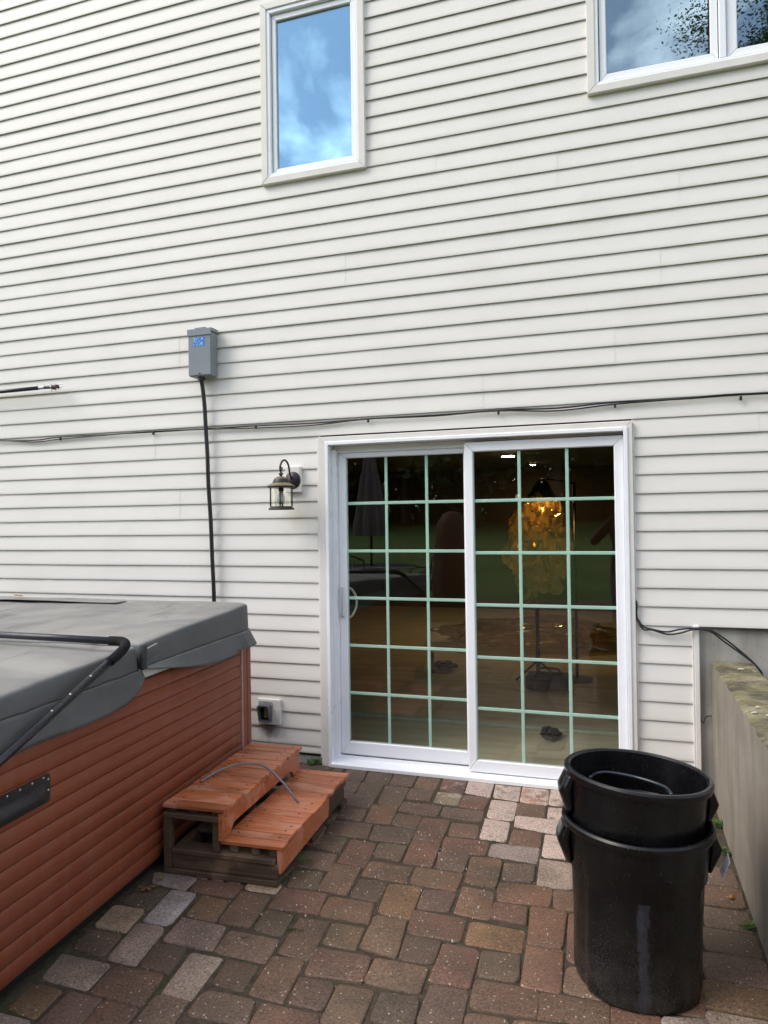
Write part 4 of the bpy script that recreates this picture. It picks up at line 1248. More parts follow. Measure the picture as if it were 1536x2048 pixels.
# ------------------------------------------------------------------ nested bins
def mk_bin():
    t = NT('black_bin_plastic'); p = t.pos()
    base = t.ramp(t.noise(p, 9, 5), [(0.3, (0.0025, 0.0025, 0.003)), (0.7, (0.006, 0.006, 0.007))])
    sz = t.n.new('ShaderNodeSeparateXYZ'); t.l.new(p, sz.inputs[0])
    low = t.ramp(sz.outputs['Z'], [(0.0, 1.0), (0.30, 0.0)])
    grit = t.noise(p, 330, 2, 0.7)
    thr = t.math('ADD', grit, t.math('MULTIPLY', low, 0.12))
    gm = t.ramp(thr, [(0.665, 0.0), (0.71, 1.0)])
    base = t.mix(t.math('MULTIPLY', gm, 0.45), base, (0.17, 0.155, 0.14))
    dust = t.math('MULTIPLY', low, t.ramp(t.noise(p, 11, 5, 0.6), [(0.4, 0.0), (0.7, 1.0)]))
    base = t.mix(t.math('MULTIPLY', dust, 0.5), base, (0.055, 0.05, 0.046))
    bits = t.ramp(t.noise(p, 150, 1), [(0.79, 0.0), (0.80, 1.0)])
    base = t.mix(t.math('MULTIPLY', bits, 0.4), base, (0.30, 0.28, 0.25))
    # dried chalky runs down the front
    run = t.noise(t.mapping(p, (13, 13, 1.6)), 1.0, 5, 0.6)
    xs_ = t.math('ABSOLUTE', t.math('ADD', t.math('SUBTRACT', sz.outputs['X'], 1.758), t.math('MULTIPLY', t.math('SUBTRACT', t.noise(p, 9, 5, 0.65), 0.5), 0.075)))
    col = t.ramp(xs_, [(0.013, 1.0), (0.020, 0.0)])
    zlim = t.math('MULTIPLY', t.math('LESS_THAN', sz.outputs['Z'], 0.335), t.math('LESS_THAN', sz.outputs['Y'], -1.6))
    col = t.math('MULTIPLY', col, zlim)
    f = t.math('MAXIMUM', t.math('MULTIPLY', col, t.ramp(t.noise(p, 40, 4), [(0.25, 0.5), (0.6, 1.0)])), t.math('MULTIPLY', t.ramp(run, [(0.62, 0.0), (0.72, 1.0)]), 0.25))
    base = t.mix(t.math('MULTIPLY', f, 0.42), base, (0.075, 0.08, 0.105))
    t.set('Base Color', base)
    t.set('Roughness', t.ramp(t.noise(t.mapping(p, (9, 9, 1.5)), 1.0, 5), [(0.3, 0.16), (0.7, 0.40)])); t.set('Specular IOR Level', 0.38)
    t.bump(t.math('ADD', t.noise(p, 180, 2), t.math('MULTIPLY', t.noise(p, 16, 3), 1.2)), 0.18, 0.002); return t.m
M['bin'] = mk_bin()
def make_bin(name, loc, rot, h, rb, rt, label, ha=R(8)):
    root = empty(name, loc); root.rotation_euler = rot
    tag(root, label, 'bin', 'nested black bins')
    mb = MB(); n = 96
    prof = [(0.0, 0.004), (rb - 0.03, 0.004), (rb - 0.014, 0.0), (rb - 0.004, 0.006), (rb, 0.02)]
    for k in range(1, 9):
        f = k / 8; z = 0.02 + (h - 0.17 - 0.02) * f; prof.append((rb + (rt - 0.016 - rb) * (z / h), z))
    prof += [(rt - 0.010, h - 0.160), (rt - 0.006, h - 0.06), (rt - 0.003, h - 0.030), (rt + 0.008, h - 0.026), (rt + 0.012, h - 0.018), (rt + 0.011, h - 0.006), (rt + 0.005, h), (rt - 0.003, h), (rt - 0.009, h - 0.006),
             (rt - 0.013, h - 0.06), (rt - 0.018, h - 0.16), (rb - 0.006, 0.03), (rb - 0.02, 0.014), (0.0, 0.014)]
    mb.lathe(prof, n)
    for v in mb.bm.verts:
        r = math.hypot(v.co.x, v.co.y)
        if r < rb * 0.8: continue
        a = math.atan2(v.co.y, v.co.x)
        for c in (ha, ha + math.pi):
            d = abs((a - c + math.pi) % (2 * math.pi) - math.pi)
            if d < R(36) and v.co.z < h - 0.155:
                k = 0.011 * min(1, (R(36) - d) / R(4)) * min(1, max(0, (h - 0.155 - v.co.z) / 0.02))
                v.co.x *= (r - k) / r; v.co.y *= (r - k) / r
        w = 0.0022 * noise.noise(Vector((math.cos(a) * 1.3, math.sin(a) * 1.3, v.co.z * 2 + h)))
        v.co.x += w * math.cos(a); v.co.y += w * math.sin(a)
    mb.build('body', M['bin'], root, smooth=R(38))
    for c in (ha, ha + math.pi):
        mb = MB()
        def hf(u, v):
            uu = u * 2 - 1
            a = c + uu * R(15)
            e = (1 - abs(uu) ** 9)
            off = 0.034 * e * (0.30 + 0.70 * v / 0.42 if v < 0.42 else max(0.0, (1 - v) / 0.58))
            z = h - 0.022 - v * 0.145 * (1 - 0.22 * uu * uu)
            rr = rt - 0.006 + off
            return (rr * math.cos(a), rr * math.sin(a), z)
        mb.grid(hf, 22, 10)
        o = mb.build('handle', M['bin'], root, smooth=R(60)); md = o.modifiers.new('thick', 'SOLIDIFY'); md.thickness = 0.006; md.offset = 0
        for da in (-7, 7):
            mb = MB(); a = c + R(da)
            rad = Vector((math.cos(a), math.sin(a), 0)); tan = Vector((-math.sin(a), math.cos(a), 0))
            vs = [rad * (rt - .008) + Vector((0, 0, h - .036)), rad * (rt + .024) + Vector((0, 0, h - .080)), rad * (rt - .012) + Vector((0, 0, h - .165))]
            lo = mb.verts([p - tan * .0025 for p in vs]); hi = mb.verts([p + tan * .0025 for p in vs])
            mb.face(lo[::-1]); mb.face(hi)
            for k in range(3): mb.face([lo[k], lo[(k + 1) % 3], hi[(k + 1) % 3], hi[k]])
            mb.build('handle_rib', M['bin'], root)
    return root
lower_bin = make_bin('trash_bin', (1.740, -1.605, 0.0), (R(0.6), R(0.8), 0), 0.520, 0.211, 0.228, 'lower of two nested black bins, streaked with chalky runs and standing on the pavers')
upper_bin = make_bin('trash_bin', (1.722, -1.600, 0.158), (R(-1.6), R(3.4), 0), 0.505, 0.180, 0.224, 'upper black bin nested inside the other, its open rim tilted', R(10))
mb = MB(); mb.tube(smooth_path([(-0.150, 0.095, 0.425), (-0.125, 0.150, 0.428), (-0.075, 0.168, 0.431), (0.020, 0.150, 0.431), (0.095, 0.100, 0.430), (0.115, 0.045, 0.425)], 6), 0.006, 8)
mb.build('inner_ridge', simple('wet_black', (0.02, 0.025, 0.035), 0.12, 0.1), upper_bin, smooth=4)
mb = MB(); mb.obox((0.262, -0.030, 0.405), (0.0006, 0.0, 0), (0, 0.024, 0.004), (0.010, -0.006, 0.032)); lb = mb.build('sticker', simple('white_sticker', (0.7, 0.71, 0.74), 0.5), lower_bin)
mb = MB(); mb.obox((0.2632, -0.030, 0.408), (0.0004, 0.0, 0), (0, 0.014, 0.002), (0.006, -0.003, 0.017)); mb.build('sticker_print', simple('sticker_grey', (0.3, 0.31, 0.35), 0.6), lb)

# ------------------------------------------------------------------ electrical disconnect box and its conduit
eb = empty('electrical_box', (-0.837, -0.02, 2.45))
tag(eb, 'grey metal electrical disconnect box with blue sticker on the siding', 'electrical box')
mb = MB(); mb.box((-0.080, -0.078, 0.0), (0.080, -0.002, 0.285), 0.004); mb.build('enclosure', M['grey_metal'], eb)
mb = MB(); mb.box((-0.083, -0.084, 0.004), (0.0815, -0.0785, 0.287), 0.003); mb.build('cover_door', M['grey_metal'], eb)
mb = MB(); mb.prism([(-0.090, 0.262), (-0.090, 0.302), (-0.084, 0.306), (0.0, 0.308), (0.0, 0.2865), (-0.0845, 0.2865), (-0.0845, 0.262)], -0.0865, 0.0865, axis='x'); mb.build('rain_hood', M['grey_metal'], eb)
MB().box((-0.045, -0.070, 0.3085), (0.035, -0.005, 0.318), 0.003).build('top_hub', M['grey_metal'], eb)
mb = MB(); mb.lathe([(0.006, 0.0), (0.006, 0.006), (0.003, 0.008)], 10, (0.0, -0.084, 0.012), axis='z'); mb.build('latch', simple('latch_dark', (0.03, 0.03, 0.03), 0.5), eb)
MB().lathe([(0.020, -0.022), (0.024, -0.020), (0.024, -0.004), (0.018, 0.0005)], 14, (-0.012, -0.045, 0.0)).build('conduit_fitting', M['black_plastic'], eb, smooth=R(40))
st = NT('blue_sticker_print'); v = st.coord('Object')
n1 = st.ramp(st.noise(st.mapping(v, (90, 1, 60)), 1.0, 2), [(0.55, 0.0), (0.62, 1.0)])
st.set('Base Color', st.mix(n1, (0.03, 0.20, 0.55), (0.45, 0.62, 0.8))); st.set('Roughness', 0.4)
MB().box((-0.045, -0.0852, 0.193), (0.040, -0.0842, 0.250)).build('sticker', st.m, eb)
cond = smooth_path([(-0.850, -0.066, 2.432), (-0.845, -0.056, 2.37), (-0.838, -0.048, 2.25), (-0.832, -0.046, 2.10), (-0.823, -0.046, 1.95), (-0.818, -0.046, 1.75), (-0.803, -0.046, 1.50), (-0.797, -0.046, 1.30), (-0.787, -0.046, 1.05), (-0.783, -0.05, 0.80), (-0.78, -0.06, 0.4), (-0.78, -0.10, 0.06)], 5)
tag(MB().tube(cond, 0.0135, 12).build('conduit', simple('conduit_black', (0.011, 0.011, 0.013), 0.4, 0.2, 20), smooth=4), 'black flexible conduit running down from the grey box to behind the tub', 'conduit')

# ------------------------------------------------------------------ cable clipped along the siding
cb = empty('siding_cable', (0, 0, 2.12))
tag(cb, 'pair of thin black cables clipped along the siding above the door', 'cable')
def zc_(pts): return [(x, y, z - 2.12) for x, y, z in pts]
ca = [(-5.1, -0.022, 2.15), (-3.3, -0.022, 2.145), (-2.6, -0.022, 2.124), (-2.25, -0.022, 2.110), (-2.02, -0.022, 2.122), (-1.6, -0.022, 2.120), (-1.25, -0.022, 2.118), (-0.85, -0.024, 2.117), (-0.48, -0.022, 2.118), (-0.1, -0.022, 2.113), (0.28, -0.022, 2.119), (0.70, -0.022, 2.113), (1.07, -0.022, 2.124), (1.40, -0.022, 2.115), (1.70, -0.022, 2.129), (2.02, -0.022, 2.124), (2.32, -0.022, 2.128), (2.8, -0.022, 2.118), (3.3, -0.022, 2.13), (5.5, -0.022, 2.13)]
cb2 = [(x, y - 0.003, z + 0.010 * math.sin(i * 1.3) - 0.006) for i, (x, y, z) in enumerate(ca)]
MB().tube(smooth_path(zc_(ca), 5), 0.0052, 7).build('strand', M['black_plastic'], cb, smooth=4)
MB().tube(smooth_path(zc_(cb2), 5), 0.0046, 7).build('strand', M['black_plastic'], cb, smooth=4)
for x in (-2.02, -1.25, -0.48, 0.28, 1.07, 1.705, 2.325, 3.3):
    zz = 2.116
    mb = MB(); mb.box((x - 0.006, -0.032, zz - 2.12 - 0.018), (x + 0.006, -0.016, zz - 2.12 + 0.004), 0.002); mb.build('clip', M['black_plastic'], cb)

# cable drooping beside the door and over the retaining wall
dc = empty('drooping_cable', (2.0, -0.03, 0.9))
tag(dc, 'black cable pair drooping from the door casing over the retaining wall', 'cable')
d1 = [(1.797, -0.022, 1.05), (1.794, -0.024, 0.975), (1.806, -0.026, 0.945), (1.830, -0.028, 0.912), (1.870, -0.028, 0.900), (1.945, -0.030, 0.888), (2.01, -0.034, 0.904), (2.075, -0.040, 0.913), (2.150, -0.040, 0.909), (2.228, -0.045, 0.862), (2.318, -0.055, 0.785), (2.372, -0.062, 0.728), (2.396, -0.062, 0.67), (2.40, -0.06, 0.45), (2.41, -0.06, 0.19)]
d2 = [(x + 0.003, y - 0.004, z - 0.011 + 0.008 * math.sin(i * 1.9)) for i, (x, y, z) in enumerate(d1)]
for d in (d1, d2):
    MB().tube(smooth_path([(x - 2.0, y + .03, z - .9) for x, y, z in d], 5), 0.0048, 7).build('strand', M['black_plastic'], dc, smooth=4)
hk = smooth_path([(2.106, -0.004, 0.449), (2.110, -0.012, 0.425), (2.120, -0.016, 0.417), (2.128, -0.014, 0.440), (2.136, -0.012, 0.449), (2.165, 0.008, 0.448)], 5)
tag(MB().tube(hk, 0.0032, 6).build('wire_hook', simple('rusty_wire', (0.05, 0.035, 0.028), 0.7, 0.3), smooth=4), 'bent rusty wire hook sticking out of the foundation concrete', 'hook')

# ------------------------------------------------------------------ wall lantern
M['bronze'] = simple('aged_bronze', (0.040, 0.031, 0.032), 0.42, 0.4, 30, 0.5, metal=0.35)
M['patina'] = simple('worn_bronze_tan', (0.20, 0.165, 0.105), 0.6, 0.5, 55, 0.4)
lan = empty('wall_lantern', (-0.236, -0.17, 1.575))
tag(lan, 'bronze carriage lantern with clear glass beside the patio door', 'lantern')
def LL(p): return (p[0] + 0.236, p[1] + 0.17, p[2] - 1.575)
mb = MB(); mb.box(LL((-0.272, -0.040, 1.684)), LL((-0.168, -0.004, 1.848)), 0.005); mb.build('mounting_block', M['casing'], lan)
mb = MB(); mb.lathe([(0.0, -0.020), (0.020, -0.020), (0.030, -0.014), (0.034, -0.012), (0.046, -0.010), (0.052, -0.004), (0.054, 0.0)], 28, LL((-0.218, -0.0405, 1.760)), axis='y'); mb.build('back_plate', M['bronze'], lan, smooth=R(40))
armp = smooth_path([(-0.220, -0.055, 1.765), (-0.222, -0.075, 1.80), (-0.224, -0.085, 1.845), (-0.226, -0.105, 1.870), (-0.229, -0.132, 1.880), (-0.233, -0.158, 1.870), (-0.236, -0.176, 1.845), (-0.237, -0.178, 1.820), (-0.236, -0.170, 1.805)], 5)
MB().tube([LL(p) for p in armp], [0.0062] * len(armp), 10).build('arm', M['bronze'], lan, smooth=4)
sc_ = smooth_path([(-0.236, -0.176, 1.824), (-0.236, -0.162, 1.815), (-0.236, -0.152, 1.822), (-0.236, -0.156, 1.833), (-0.236, -0.163, 1.830)], 5)
MB().tube([LL(p) for p in sc_], 0.0042, 8).build('scroll', M['bronze'], lan, smooth=4)
ctr = (0, 0, 0)
MB().lathe([(0.0, 0.236), (0.005, 0.234), (0.006, 0.226), (0.014, 0.222), (0.016, 0.217), (0.009, 0.213), (0.009, 0.205)], 20, ctr).build('finial', M['bronze'], lan, smooth=R(50))
rf = MB().lathe([(0.009, 0.2045), (0.020, 0.202), (0.030, 0.197), (0.040, 0.189)], 32, ctr).build('roof', M['patina'], lan, smooth=R(50))
MB().lathe([(0.0402, 0.1888), (0.046, 0.181), (0.050, 0.170), (0.051, 0.164)], 32, ctr).build('roof_band', M['bronze'], rf, smooth=R(50))
MB().lathe([(0.0512, 0.1638), (0.062, 0.158), (0.076, 0.151), (0.0845, 0.145)], 32, ctr).build('roof_skirt', M['patina'], rf, smooth=R(50))
MB().lathe([(0.0846, 0.1449), (0.086, 0.140), (0.083, 0.134), (0.070, 0.132), (0.03, 0.134), (0.0, 0.134)], 32, ctr).build('roof_rim', M['bronze'], rf, smooth=R(50))
mb = MB()
for r in (0.062,):
    lo = mb.verts([(r * math.cos(2 * math.pi * k / 36), r * math.sin(2 * math.pi * k / 36), 0.020) for k in range(36)])
    hi = mb.verts([(r * math.cos(2 * math.pi * k / 36), r * math.sin(2 * math.pi * k / 36), 0.131) for k in range(36)])
    for k in range(36): mb.face([lo[k], lo[(k + 1) % 36], hi[(k + 1) % 36], hi[k]])
mb.build('glass_cylinder', M['glass_lamp'], lan, smooth=4)
MB().lathe([(0.0, 0.004), (0.072, 0.004), (0.079, 0.0), (0.080, 0.004), (0.074, 0.012), (0.068, 0.014), (0.067, 0.0205), (0.0, 0.0195)], 32, ctr).build('base_ring', M['bronze'], lan, smooth=R(40))
for a in (20, 110, 200, 290):
    x, y = 0.0655 * math.cos(R(a)), 0.0655 * math.sin(R(a))
    MB().tube([(x, y, 0.019), (x, y, 0.1335)], 0.0042, 8).build('guard_bar', M['bronze'], lan, smooth=4)
MB().lathe([(0.016, 0.133), (0.017, 0.115), (0.014, 0.112)], 16, ctr).build('socket', M['bronze'], lan, smooth=R(40))
MB().lathe([(0.012, 0.1115), (0.014, 0.098), (0.022, 0.080), (0.0265, 0.063), (0.024, 0.047), (0.014, 0.037), (0.0, 0.034)], 20, ctr).build('bulb', simple('frosted_bulb', (0.62, 0.62, 0.6), 0.3, 0.02), lan, smooth=4)

# ------------------------------------------------------------------ outdoor outlet
ou = empty('outdoor_outlet', (-0.41, -0.02, 0.30))
tag(ou, 'outdoor outlet with open grey weather cover low on the siding, sooty below', 'outlet')
MB().box((-0.081, -0.008, -0.081), (0.081, 0.012, 0.081), 0.004).build('mounting_block', M['casing'], ou)
gm_ = simple('weather_cover_grey', (0.115, 0.12, 0.135), 0.5, 0.2, 20)
mb = MB(); mb.prism(rrect(-0.070, -0.064, 0.025, 0.066, 0.010), -0.013, -0.0085, axis='y'); mb.build('base_plate', simple('plate_grey', (0.36, 0.37, 0.37), 0.5), ou)
# hood open at the front
mb = MB()
pr = rrect(-0.062, -0.062, 0.022, 0.050, 0.016, 6)
inn = rrect(-0.053, -0.052, 0.012, 0.041, 0.012, 6)
n_ = len(pr)
a = mb.verts([(x, -0.0135, z) for x, z in pr]); b = mb.verts([(x, -0.056 + (0.018 if z < -0.03 else 0), z) for x, z in pr]); c = mb.verts([(x, -0.056 + (0.018 if z < -0.03 else 0), z) for x, z in inn]); d = mb.verts([(x, -0.014, z) for x, z in inn])
for k in range(n_):
    for p, q in ((a, b), (b, c), (c, d)): mb.face([p[k], p[(k + 1) % n_], q[(k + 1) % n_], q[k]])
mb.build('weather_hood', gm_, ou, smooth=R(40))
mb = MB(); mb.prism(rrect(-0.051, -0.050, 0.010, 0.039, 0.010), -0.0165, -0.0138, axis='y'); mb.build('inner_plate', simple('outlet_dark', (0.02, 0.018, 0.016), 0.7), ou)
mb = MB(); mb.box((-0.026, -0.022, -0.034), (-0.002, -0.0170, 0.026), 0.003); rc = mb.build('receptacle', simple('receptacle_cream', (0.42, 0.35, 0.2), 0.5, 0.3, 40), ou)
for z in (0.012, -0.02):
    for dx in (-0.005, 0.005): MB().box((-0.014 + dx - .0012, -0.0227, z - .005), (-0.014 + dx + .0012, -0.0223, z + .005)).build('slot', M['knot'], rc)
for dx in (-0.030, -0.016): MB().ico((dx, -0.0135, 0.0585), 0.0028, 1).build('screw', M['knot'], ou)

# ------------------------------------------------------------------ pole end at the left
po = empty('telescopic_pole', (-2.2, -0.075, 2.465))
tag(po, 'black telescopic pole end with worn brown cap and bent wire at left', 'pole')
MB().tube([(-2.6, 0, 0.012), (-0.3, 0, 0.002), (0.045, 0, 0.0045)], 0.0135, 12).build('tube', M['tube'], po, smooth=4)
MB().tube([(0.0455, 0, 0.0045), (0.092, 0, 0.0045)], 0.0125, 12).build('clear_sleeve', simple('scuffed_silver', (0.42, 0.44, 0.47), 0.35, 0.3, 40, metal=0.4), po, smooth=R(40))
MB().tube([(0.0925, 0, 0.0045), (0.148, 0, 0.0025)], 0.0115, 12).build('inner_tube', M['tube'], po, smooth=R(40))
MB().tube([(0.1485, 0, 0.0025), (0.160, 0, 0.0025)], 0.0128, 12).build('ferrule', simple('ferrule_grey', (0.3, 0.3, 0.32), 0.4, metal=0.5), po, smooth=R(40))
MB().lathe([(0.010, 0.1605), (0.0165, 0.166), (0.0170, 0.205), (0.012, 0.213), (0.0, 0.214)], 14, (0, 0, 0.0), axis='x').build('brown_cap', simple('rust_brown', (0.085, 0.028, 0.016), 0.6, 0.4, 60), po, smooth=R(40))
MB().tube(smooth_path([(0.205, -0.012, -0.012), (0.228, -0.014, -0.020), (0.246, -0.006, -0.004), (0.243, 0.004, 0.016), (0.222, 0.006, 0.020), (0.208, 0.0, 0.012)], 5), 0.0026, 6).build('wire_loop', simple('wire_steel', (0.5, 0.52, 0.54), 0.35, metal=0.7), po, smooth=4)
for x in (0.166, 0.200):
    MB().tube(smooth_path([(x, -0.016, 0.022), (x + .002, -0.019, 0.0), (x, -0.014, -0.026), (x + .008, -0.012, -0.032)], 4), 0.0018, 6).build('wire_tie', simple('tie_grey', (0.16, 0.17, 0.18), 0.5), po, smooth=4)

# ------------------------------------------------------------------ small plants, moss, leaves, litter
def weed(name, loc, n, h, spread, label, mat='weed', seed=0):
    rr = random.Random(seed); root = empty(name, loc); tag(root, label, 'plant')
    lf = MB(); stm = MB()
    for i in range(n):
        a = rr.uniform(0, 2 * math.pi); l = rr.uniform(0.5, 1) * h; s = rr.uniform(0.3, 1) * spread
        tip = Vector((math.cos(a) * s, math.sin(a) * s * 0.6, l))
        stm.tube([(0, 0, 0), tip * 0.5 + Vector((0, 0, l * 0.15)), tip], 0.0009, 4)
        for k in range(rr.randint(2, 4)):
            b = rr.uniform(0, 6.28); c = tip * rr.uniform(0.5, 1); sz = rr.uniform(0.006, 0.014)
            ax = Vector((math.cos(b), math.sin(b), rr.uniform(-.2, .5))).normalized(); sd_ = ax.cross(Vector((0, 0, 1))).normalized() * 0.5
            m_ = c + ax * sz; e = c + ax * 2 * sz
            v_ = lf.verts([c, m_ + sd_ * sz + Vector((0, 0, .002)), e, m_ - sd_ * sz + Vector((0, 0, .002))]); lf.face(v_)
    lf.build('leaves', M[mat], root); stm.build('stems', M[mat], root)
weed('weed', (-0.105, -0.035, -0.006), 26, 0.040, 0.075, 'small green weed at the wall foot left of the door', seed=3)
weed('weed', (2.135, -0.33, -0.006), 16, 0.045, 0.04, 'leafy weed at the retaining wall foot behind the bins', seed=4)
weed('weed', (2.140, -0.62, -0.006), 12, 0.03, 0.035, 'low weed between bins and retaining wall, near the label sticker', seed=5)
weed('weed', (2.135, -1.22, -0.006), 9, 0.025, 0.03, 'tiny weed at the retaining wall foot nearest the viewer', seed=6)
weed('leaf_sprig', (0.372, -1.225, 0.004), 4, 0.035, 0.05, 'fallen green leaf sprig on the pavers beside the steps', seed=9)

# moss and grit in the joints: masses nobody could count
mo = MB(); rm = random.Random(31)
spots = [(-0.045, -1.905), (0.40, -1.795), (-0.08, -2.175), (0.085, -1.93), (0.47, -1.62), (0.715, -1.47), (0.22, -2.02), (0.33, -2.17), (0.46, -1.94), (0.60, -2.03), (1.13, -0.77), (2.0, -1.80), (2.08, -1.82), (1.93, -1.79), (1.36, -0.72), (-0.15, -1.99), (2.14, -0.95), (2.14, -1.5), (0.55, -1.70), (0.85, -2.16)]
for (x, y) in spots:
    for k in range(70):
        px, py = x + rm.gauss(0, .022), y + rm.gauss(0, .008); a = rm.uniform(0, 6.28); s_ = rm.uniform(.002, .005)
        v_ = mo.verts([(px, py, -0.010), (px + s_ * math.cos(a), py + s_ * math.sin(a), -0.001 + rm.uniform(-.004, .003)), (px + s_ * math.cos(a + 2), py + s_ * math.sin(a + 2), -0.003)])
        mo.face(v_)
tag(mo.build('moss', mk_leaf('moss_green', (0.035, 0.075, 0.012), (0.09, 0.15, 0.03), 0.1)), 'green moss growing in the joints between pavers', 'moss', kind='stuff')
ch = MB(); rc_ = random.Random(77)
for k in range(330):
    if rc_.random() < 0.6: x, y = rc_.gauss(0.72, 0.33), rc_.gauss(-1.15, 0.4)
    else: x, y = rc_.uniform(-0.12, 2.1), rc_.uniform(-2.5, -0.1)
    s_ = rc_.choice((.0008, .001, .0012, .0015, .0018, .003)) * rc_.uniform(0.7, 1.2); asp = rc_.choice((1, 1, 1.3, 2.6 if s_ > .0015 else 1.2))
    if (-0.2 < x < 0.36 and y > -1.5) or x > 2.13 or y > -0.08: continue
    a = rc_.uniform(0, 6.28); n_c = rc_.randint(4, 6); top = []; bot = []
    for j in range(n_c):
        t_ = 2 * math.pi * j / n_c + rc_.uniform(-.3, .3); q_ = rc_.uniform(.6, 1.2) * s_
        u_, v_ = q_ * asp * math.cos(t_), q_ * math.sin(t_)
        bot.append((x + u_ * math.cos(a) - v_ * math.sin(a), y + u_ * math.sin(a) + v_ * math.cos(a), -0.001)); top.append((x + .7 * (u_ * math.cos(a) - v_ * math.sin(a)), y + .7 * (u_ * math.sin(a) + v_ * math.cos(a)), 0.0042 + s_ * .5))
    lo_, hi_ = ch.verts(bot), ch.verts(top); ch.face(hi_)
    for j in range(n_c): ch.face([lo_[j], lo_[(j + 1) % n_c], hi_[(j + 1) % n_c], hi_[j]])
tag(ch.build('paint_chips', simple('chip_white', (0.62, 0.60, 0.56), 0.7, 0.2, 90)), 'scattered tiny white paint chips and crumbs over the pavers', 'chips', kind='stuff')

def flat_leaf(name, loc, size, rz, tilt, mat, label, lobes=0, cat='leaf'):
    mb = MB(); n = 26; pts = []
    for k in range(n):
        a = 2 * math.pi * k / n
        r = 0.5 + 0.5 * abs(math.cos(a)) ** 0.7
        if lobes: r *= 0.66 + 0.34 * math.cos(a * lobes)
        pts.append(Vector((math.cos(a) * r * size, math.sin(a) * r * size * 0.6, 0)))
    c = mb.bm.verts.new((0, 0, size * 0.10)); vs = []
    for i, p in enumerate(pts): vs.append(mb.bm.verts.new((p.x, p.y, size * 0.22 * math.sin(i * 1.1) ** 2)))
    for k in range(n): mb.face([c, vs[k], vs[(k + 1) % n]])
    mb.tube([(size * .9, 0, .001), (size * 1.5, size * .1, .004)], 0.0008, 4)
    o = mb.build(name, mat, smooth=4); o.location = loc; o.rotation_euler = (tilt, tilt * .6, rz)
    md = o.modifiers.new('thick', 'SOLIDIFY'); md.thickness = 0.0006
    tag(o, label, cat); return o
brl = simple('dry_leaf_brown', (0.17, 0.065, 0.028), 0.7, 0.3, 60); orl = simple('dry_leaf_orange', (0.42, 0.20, 0.03), 0.65, 0.2, 60)
flat_leaf('dry_leaf', (-0.150, -1.625, 0.012), 0.045, 0.9, 0.25, brl, 'curled brown oak leaf on the pavers against the tub', 5)
flat_leaf('dry_leaf', (-0.150, -1.53, 0.014), 0.024, 2.0, 0.4, simple('dry_leaf_yellow', (0.30, 0.19, 0.05), 0.7), 'small yellow leaf on the pavers between tub and steps', 0)
flat_leaf('dry_leaf', (-1.83, -0.60, 1.066), 0.026, 0.3, 0.2, orl, 'yellow leaf on the far part of the spa cover')
flat_leaf('dry_leaf', (-0.43, -1.615, 1.017), 0.024, 0.1, 0.1, simple('dry_leaf_rust', (0.34, 0.13, 0.025), 0.7, 0.3, 60), 'orange leaf on the spa cover behind the lifter bar')
flat_leaf('dry_leaf', (2.105, -1.02, 0.008), 0.02, 1.2, 0.3, orl, 'orange leaf on the pavers at the foot of the retaining wall')
flat_leaf('petal', (0.315, -1.065, 0.010), 0.014, 0.4, 0.3, simple('petal_red', (0.38, 0.06, 0.035), 0.6), 'red fallen petal on the pavers under the lower tread', 0, 'petal')
for i, (x, y, lab) in enumerate(((2.275, -0.20, 'bleached twig nearest the house on the retaining wall top'), (2.222, -0.955, 'white pebble on the dark mossy wall top, farther one'), (2.195, -1.045, 'white chip at the dark patch on the wall top, left one'), (2.235, -1.075, 'white chip at the dark patch on the wall top, right one'))):
    mb = MB(); mb.ico((0, 0, 0), 0.011, 1, (1.6 if i % 2 == 0 else 1.1, 0.45, 0.35))
    o = mb.build('debris_chip', simple('chip_bleached', (0.62, 0.59, 0.52), 0.7, 0.2, 80), smooth=4); o.location = (x, y, 0.742); o.rotation_euler = (0, 0, 0.3 * i); tag(o, lab, 'debris')

# ------------------------------------------------------------------ things inside the room
def crumple(name, c, sx, sy, sz, mat, label, cat, seed, fold=0.25, sub=4):
    mb = MB(); mb.ico((0, 0, 0), 1.0, sub)
    for v in mb.bm.verts:
        p = v.co.copy()
        n1_ = noise.noise(p * 2.1 + Vector((seed, 0, 0))); n2_ = 1 - 2 * abs(noise.noise(p * 4.3 + Vector((0, seed, 0))))
        f = 1 + fold * n1_ + fold * 0.55 * n2_
        v.co = Vector((p.x * sx * f, p.y * sy * f, p.z * sz * f))
    zmin = min(v.co.z for v in mb.bm.verts)
    for v in mb.bm.verts: v.co.z -= zmin
    o = mb.build(name, mat, smooth=R(12)); o.location = c; tag(o, label, cat); return o
pt = NT('clear_plastic_film'); pt.n.remove(pt.b)
tr_ = pt.n.new('ShaderNodeBsdfTransparent'); tr_.inputs[0].default_value = (0.95, 0.92, 0.82, 1)
gl_ = pt.n.new('ShaderNodeBsdfGlossy'); gl_.inputs['Roughness'].default_value = 0.12; gl_.inputs['Color'].default_value = (0.9, 0.85, 0.7, 1)
df_ = pt.n.new('ShaderNodeBsdfTranslucent'); df_.inputs[0].default_value = (0.75, 0.58, 0.28, 1)
lw = pt.n.new('ShaderNodeLayerWeight'); lw.inputs['Blend'].default_value = 0.35
dd_ = pt.n.new('ShaderNodeBsdfDiffuse'); dd_.inputs[0].default_value = (0.75, 0.58, 0.28, 1)
m0_ = pt.n.new('ShaderNodeMixShader'); m0_.inputs[0].default_value = 0.6; pt.l.new(df_.outputs[0], m0_.inputs[1]); pt.l.new(dd_.outputs[0], m0_.inputs[2])
m1_ = pt.n.new('ShaderNodeMixShader'); m1_.inputs[0].default_value = 0.40; pt.l.new(tr_.outputs[0], m1_.inputs[1]); pt.l.new(m0_.outputs[0], m1_.inputs[2])
